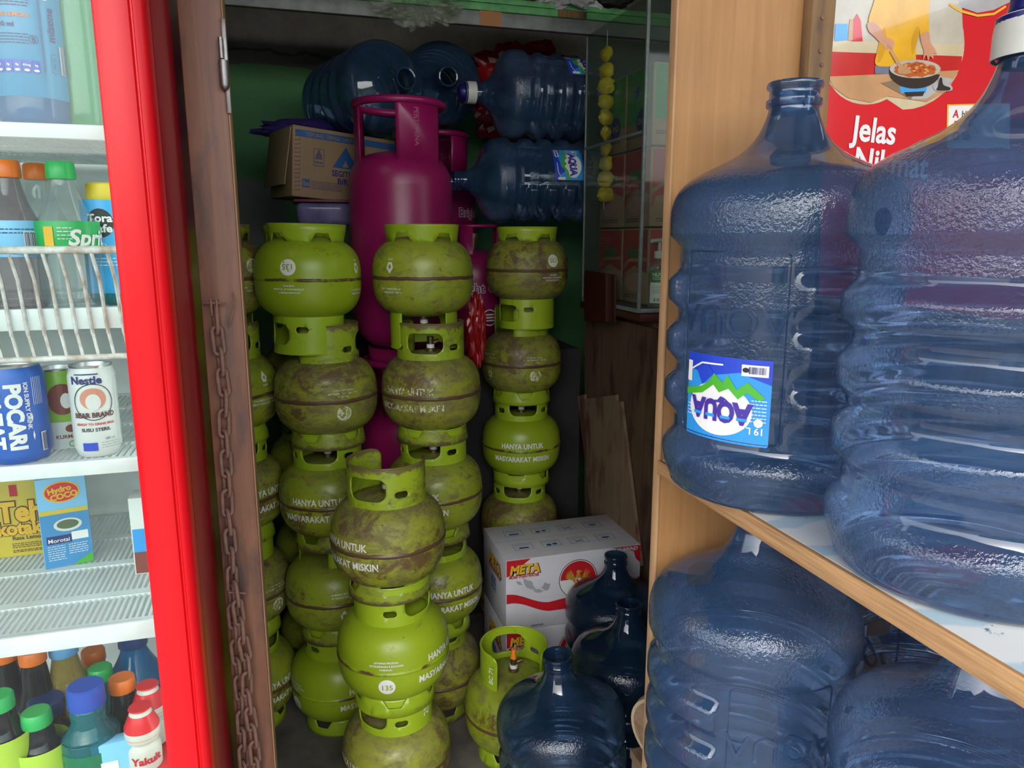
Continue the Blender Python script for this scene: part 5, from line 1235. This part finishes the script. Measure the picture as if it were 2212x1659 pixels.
bb(68, 1402, 1.10, .0310, body='dark_pet', cap='cap_orange', label='dark bottle with orange cap in the second row, left of the amber one', neck=.34, cr=.0165)
bb(6, 1398, 1.12, .0310, body='dark_pet', cap='cap_orange', label='dark bottle with orange cap at the far left of the second row', neck=.34, cr=.0165)
bb(135, 1385, 1.12, .0380, body='amber_pet', cap='cap_sky', label='amber drink bottle with pale blue cap in the second row', neck=.3, cr=.018)
bb(200, 1402, 1.20, .0300, body='amber_pet', cap='cap_orange', label='amber bottle with orange cap in the third row', neck=.3, cr=.0165)
bb(98, 1508, 1.075, .0300, body='dark_pet', cap='cap_navy', label='dark bottle with navy cap between the green capped and blue capped ones', neck=.2, cr=.022)
bb(285, 1368, 1.18, .0480, body='blue_pet', cap='cap_navy', label='big dark blue mineral water bottle at the right of the bottom compartment', neck=.3, cr=.02)
bb(215, 1440, 1.13, .0300, body='teal_pet', cap='cap_green', label='teal bottle with green cap just behind the royal blue cap', neck=.25, cr=.016)
# yogurt drink pack and small packets
def yogurt(px, py, y, label, prt):
    q = aty(px, py, y); hh = .085; z0 = q.z-hh
    t = thing('yogurt_bottle', label, 'bottle', (q.x, y, z0), group=FG)
    lathe('bottle_body', smoothprof([(.0, .0), (.019, .0), (.021, .006), (.021, hh*.36), (.017, hh*.44), (.021, hh*.52), (.021, hh*.72), (.013, hh*.95), (.0125, hh)], 4), 'cap_white', t, 32)
    lathe('foil_lid', [(.0135, hh-.001), (.0145, hh), (.014, hh+.0015), (.0, hh+.002)], 'lab_red', t, 32)
    lathe('wrap', [(.0215, hh*.56), (.0216, hh*.72), (.0145, hh*.92)], 'lab_red', t, 32)
    if prt:
        P = Prints(around(lambda z: .0212, radians(-72), hh*.22, .021), .006, 0, .0006); P.text('red_ink', 'Yakult', .010, (0, 0), bold=.04); P.build(t, 'label_print')
    return z0
z0 = yogurt(302, 1528, .985, 'small red and white cultured milk bottle nearest the door edge', True)
z0b = yogurt(318, 1480, 1.035, 'second small red and white cultured milk bottle behind the nearest one', False)
yk = thing('drink_multipack', 'red and white multipack carrying the small cultured milk bottles', 'multipack', (-.235, 1.01, S5), group=FG)
box('pack_body', -.03, .05, -.048, .055, 0, min(z0, z0b)-S5-.001, 'lab_red', yk)
pk = cbox(-.29, .968, .055, .02, .12, 'lab_blue', 'light blue milk packet with red corner at the bottom of the fridge', radians(5), lambda P, w_, h_: (P.poly('lab_red', [(.008, h_*.02), (.04, h_*.02), (.03, h_*.38), (.012, h_*.3)]), P.poly('white', rrect(.004, .03, h_*.6, h_*.85))))
q = aty(235, 1648, .965); pk.location = (q.x-.02, .968, S5); pk.scale = (1, 1, max(.5, (aty(235, 1612, .965).z-S5)/.12))
# ---------------------------------------------------------------- unseen awning, added so daylight comes in low from the street
struct(box('ceiling_sky_blocker', -2.5, 3.0, -1.2, 1.02, 2.62, 2.66, 'ceiling', None, 0))
for o in bpy.data.objects:
    if o.type == 'MESH' and o.get('label') is None and False: pass
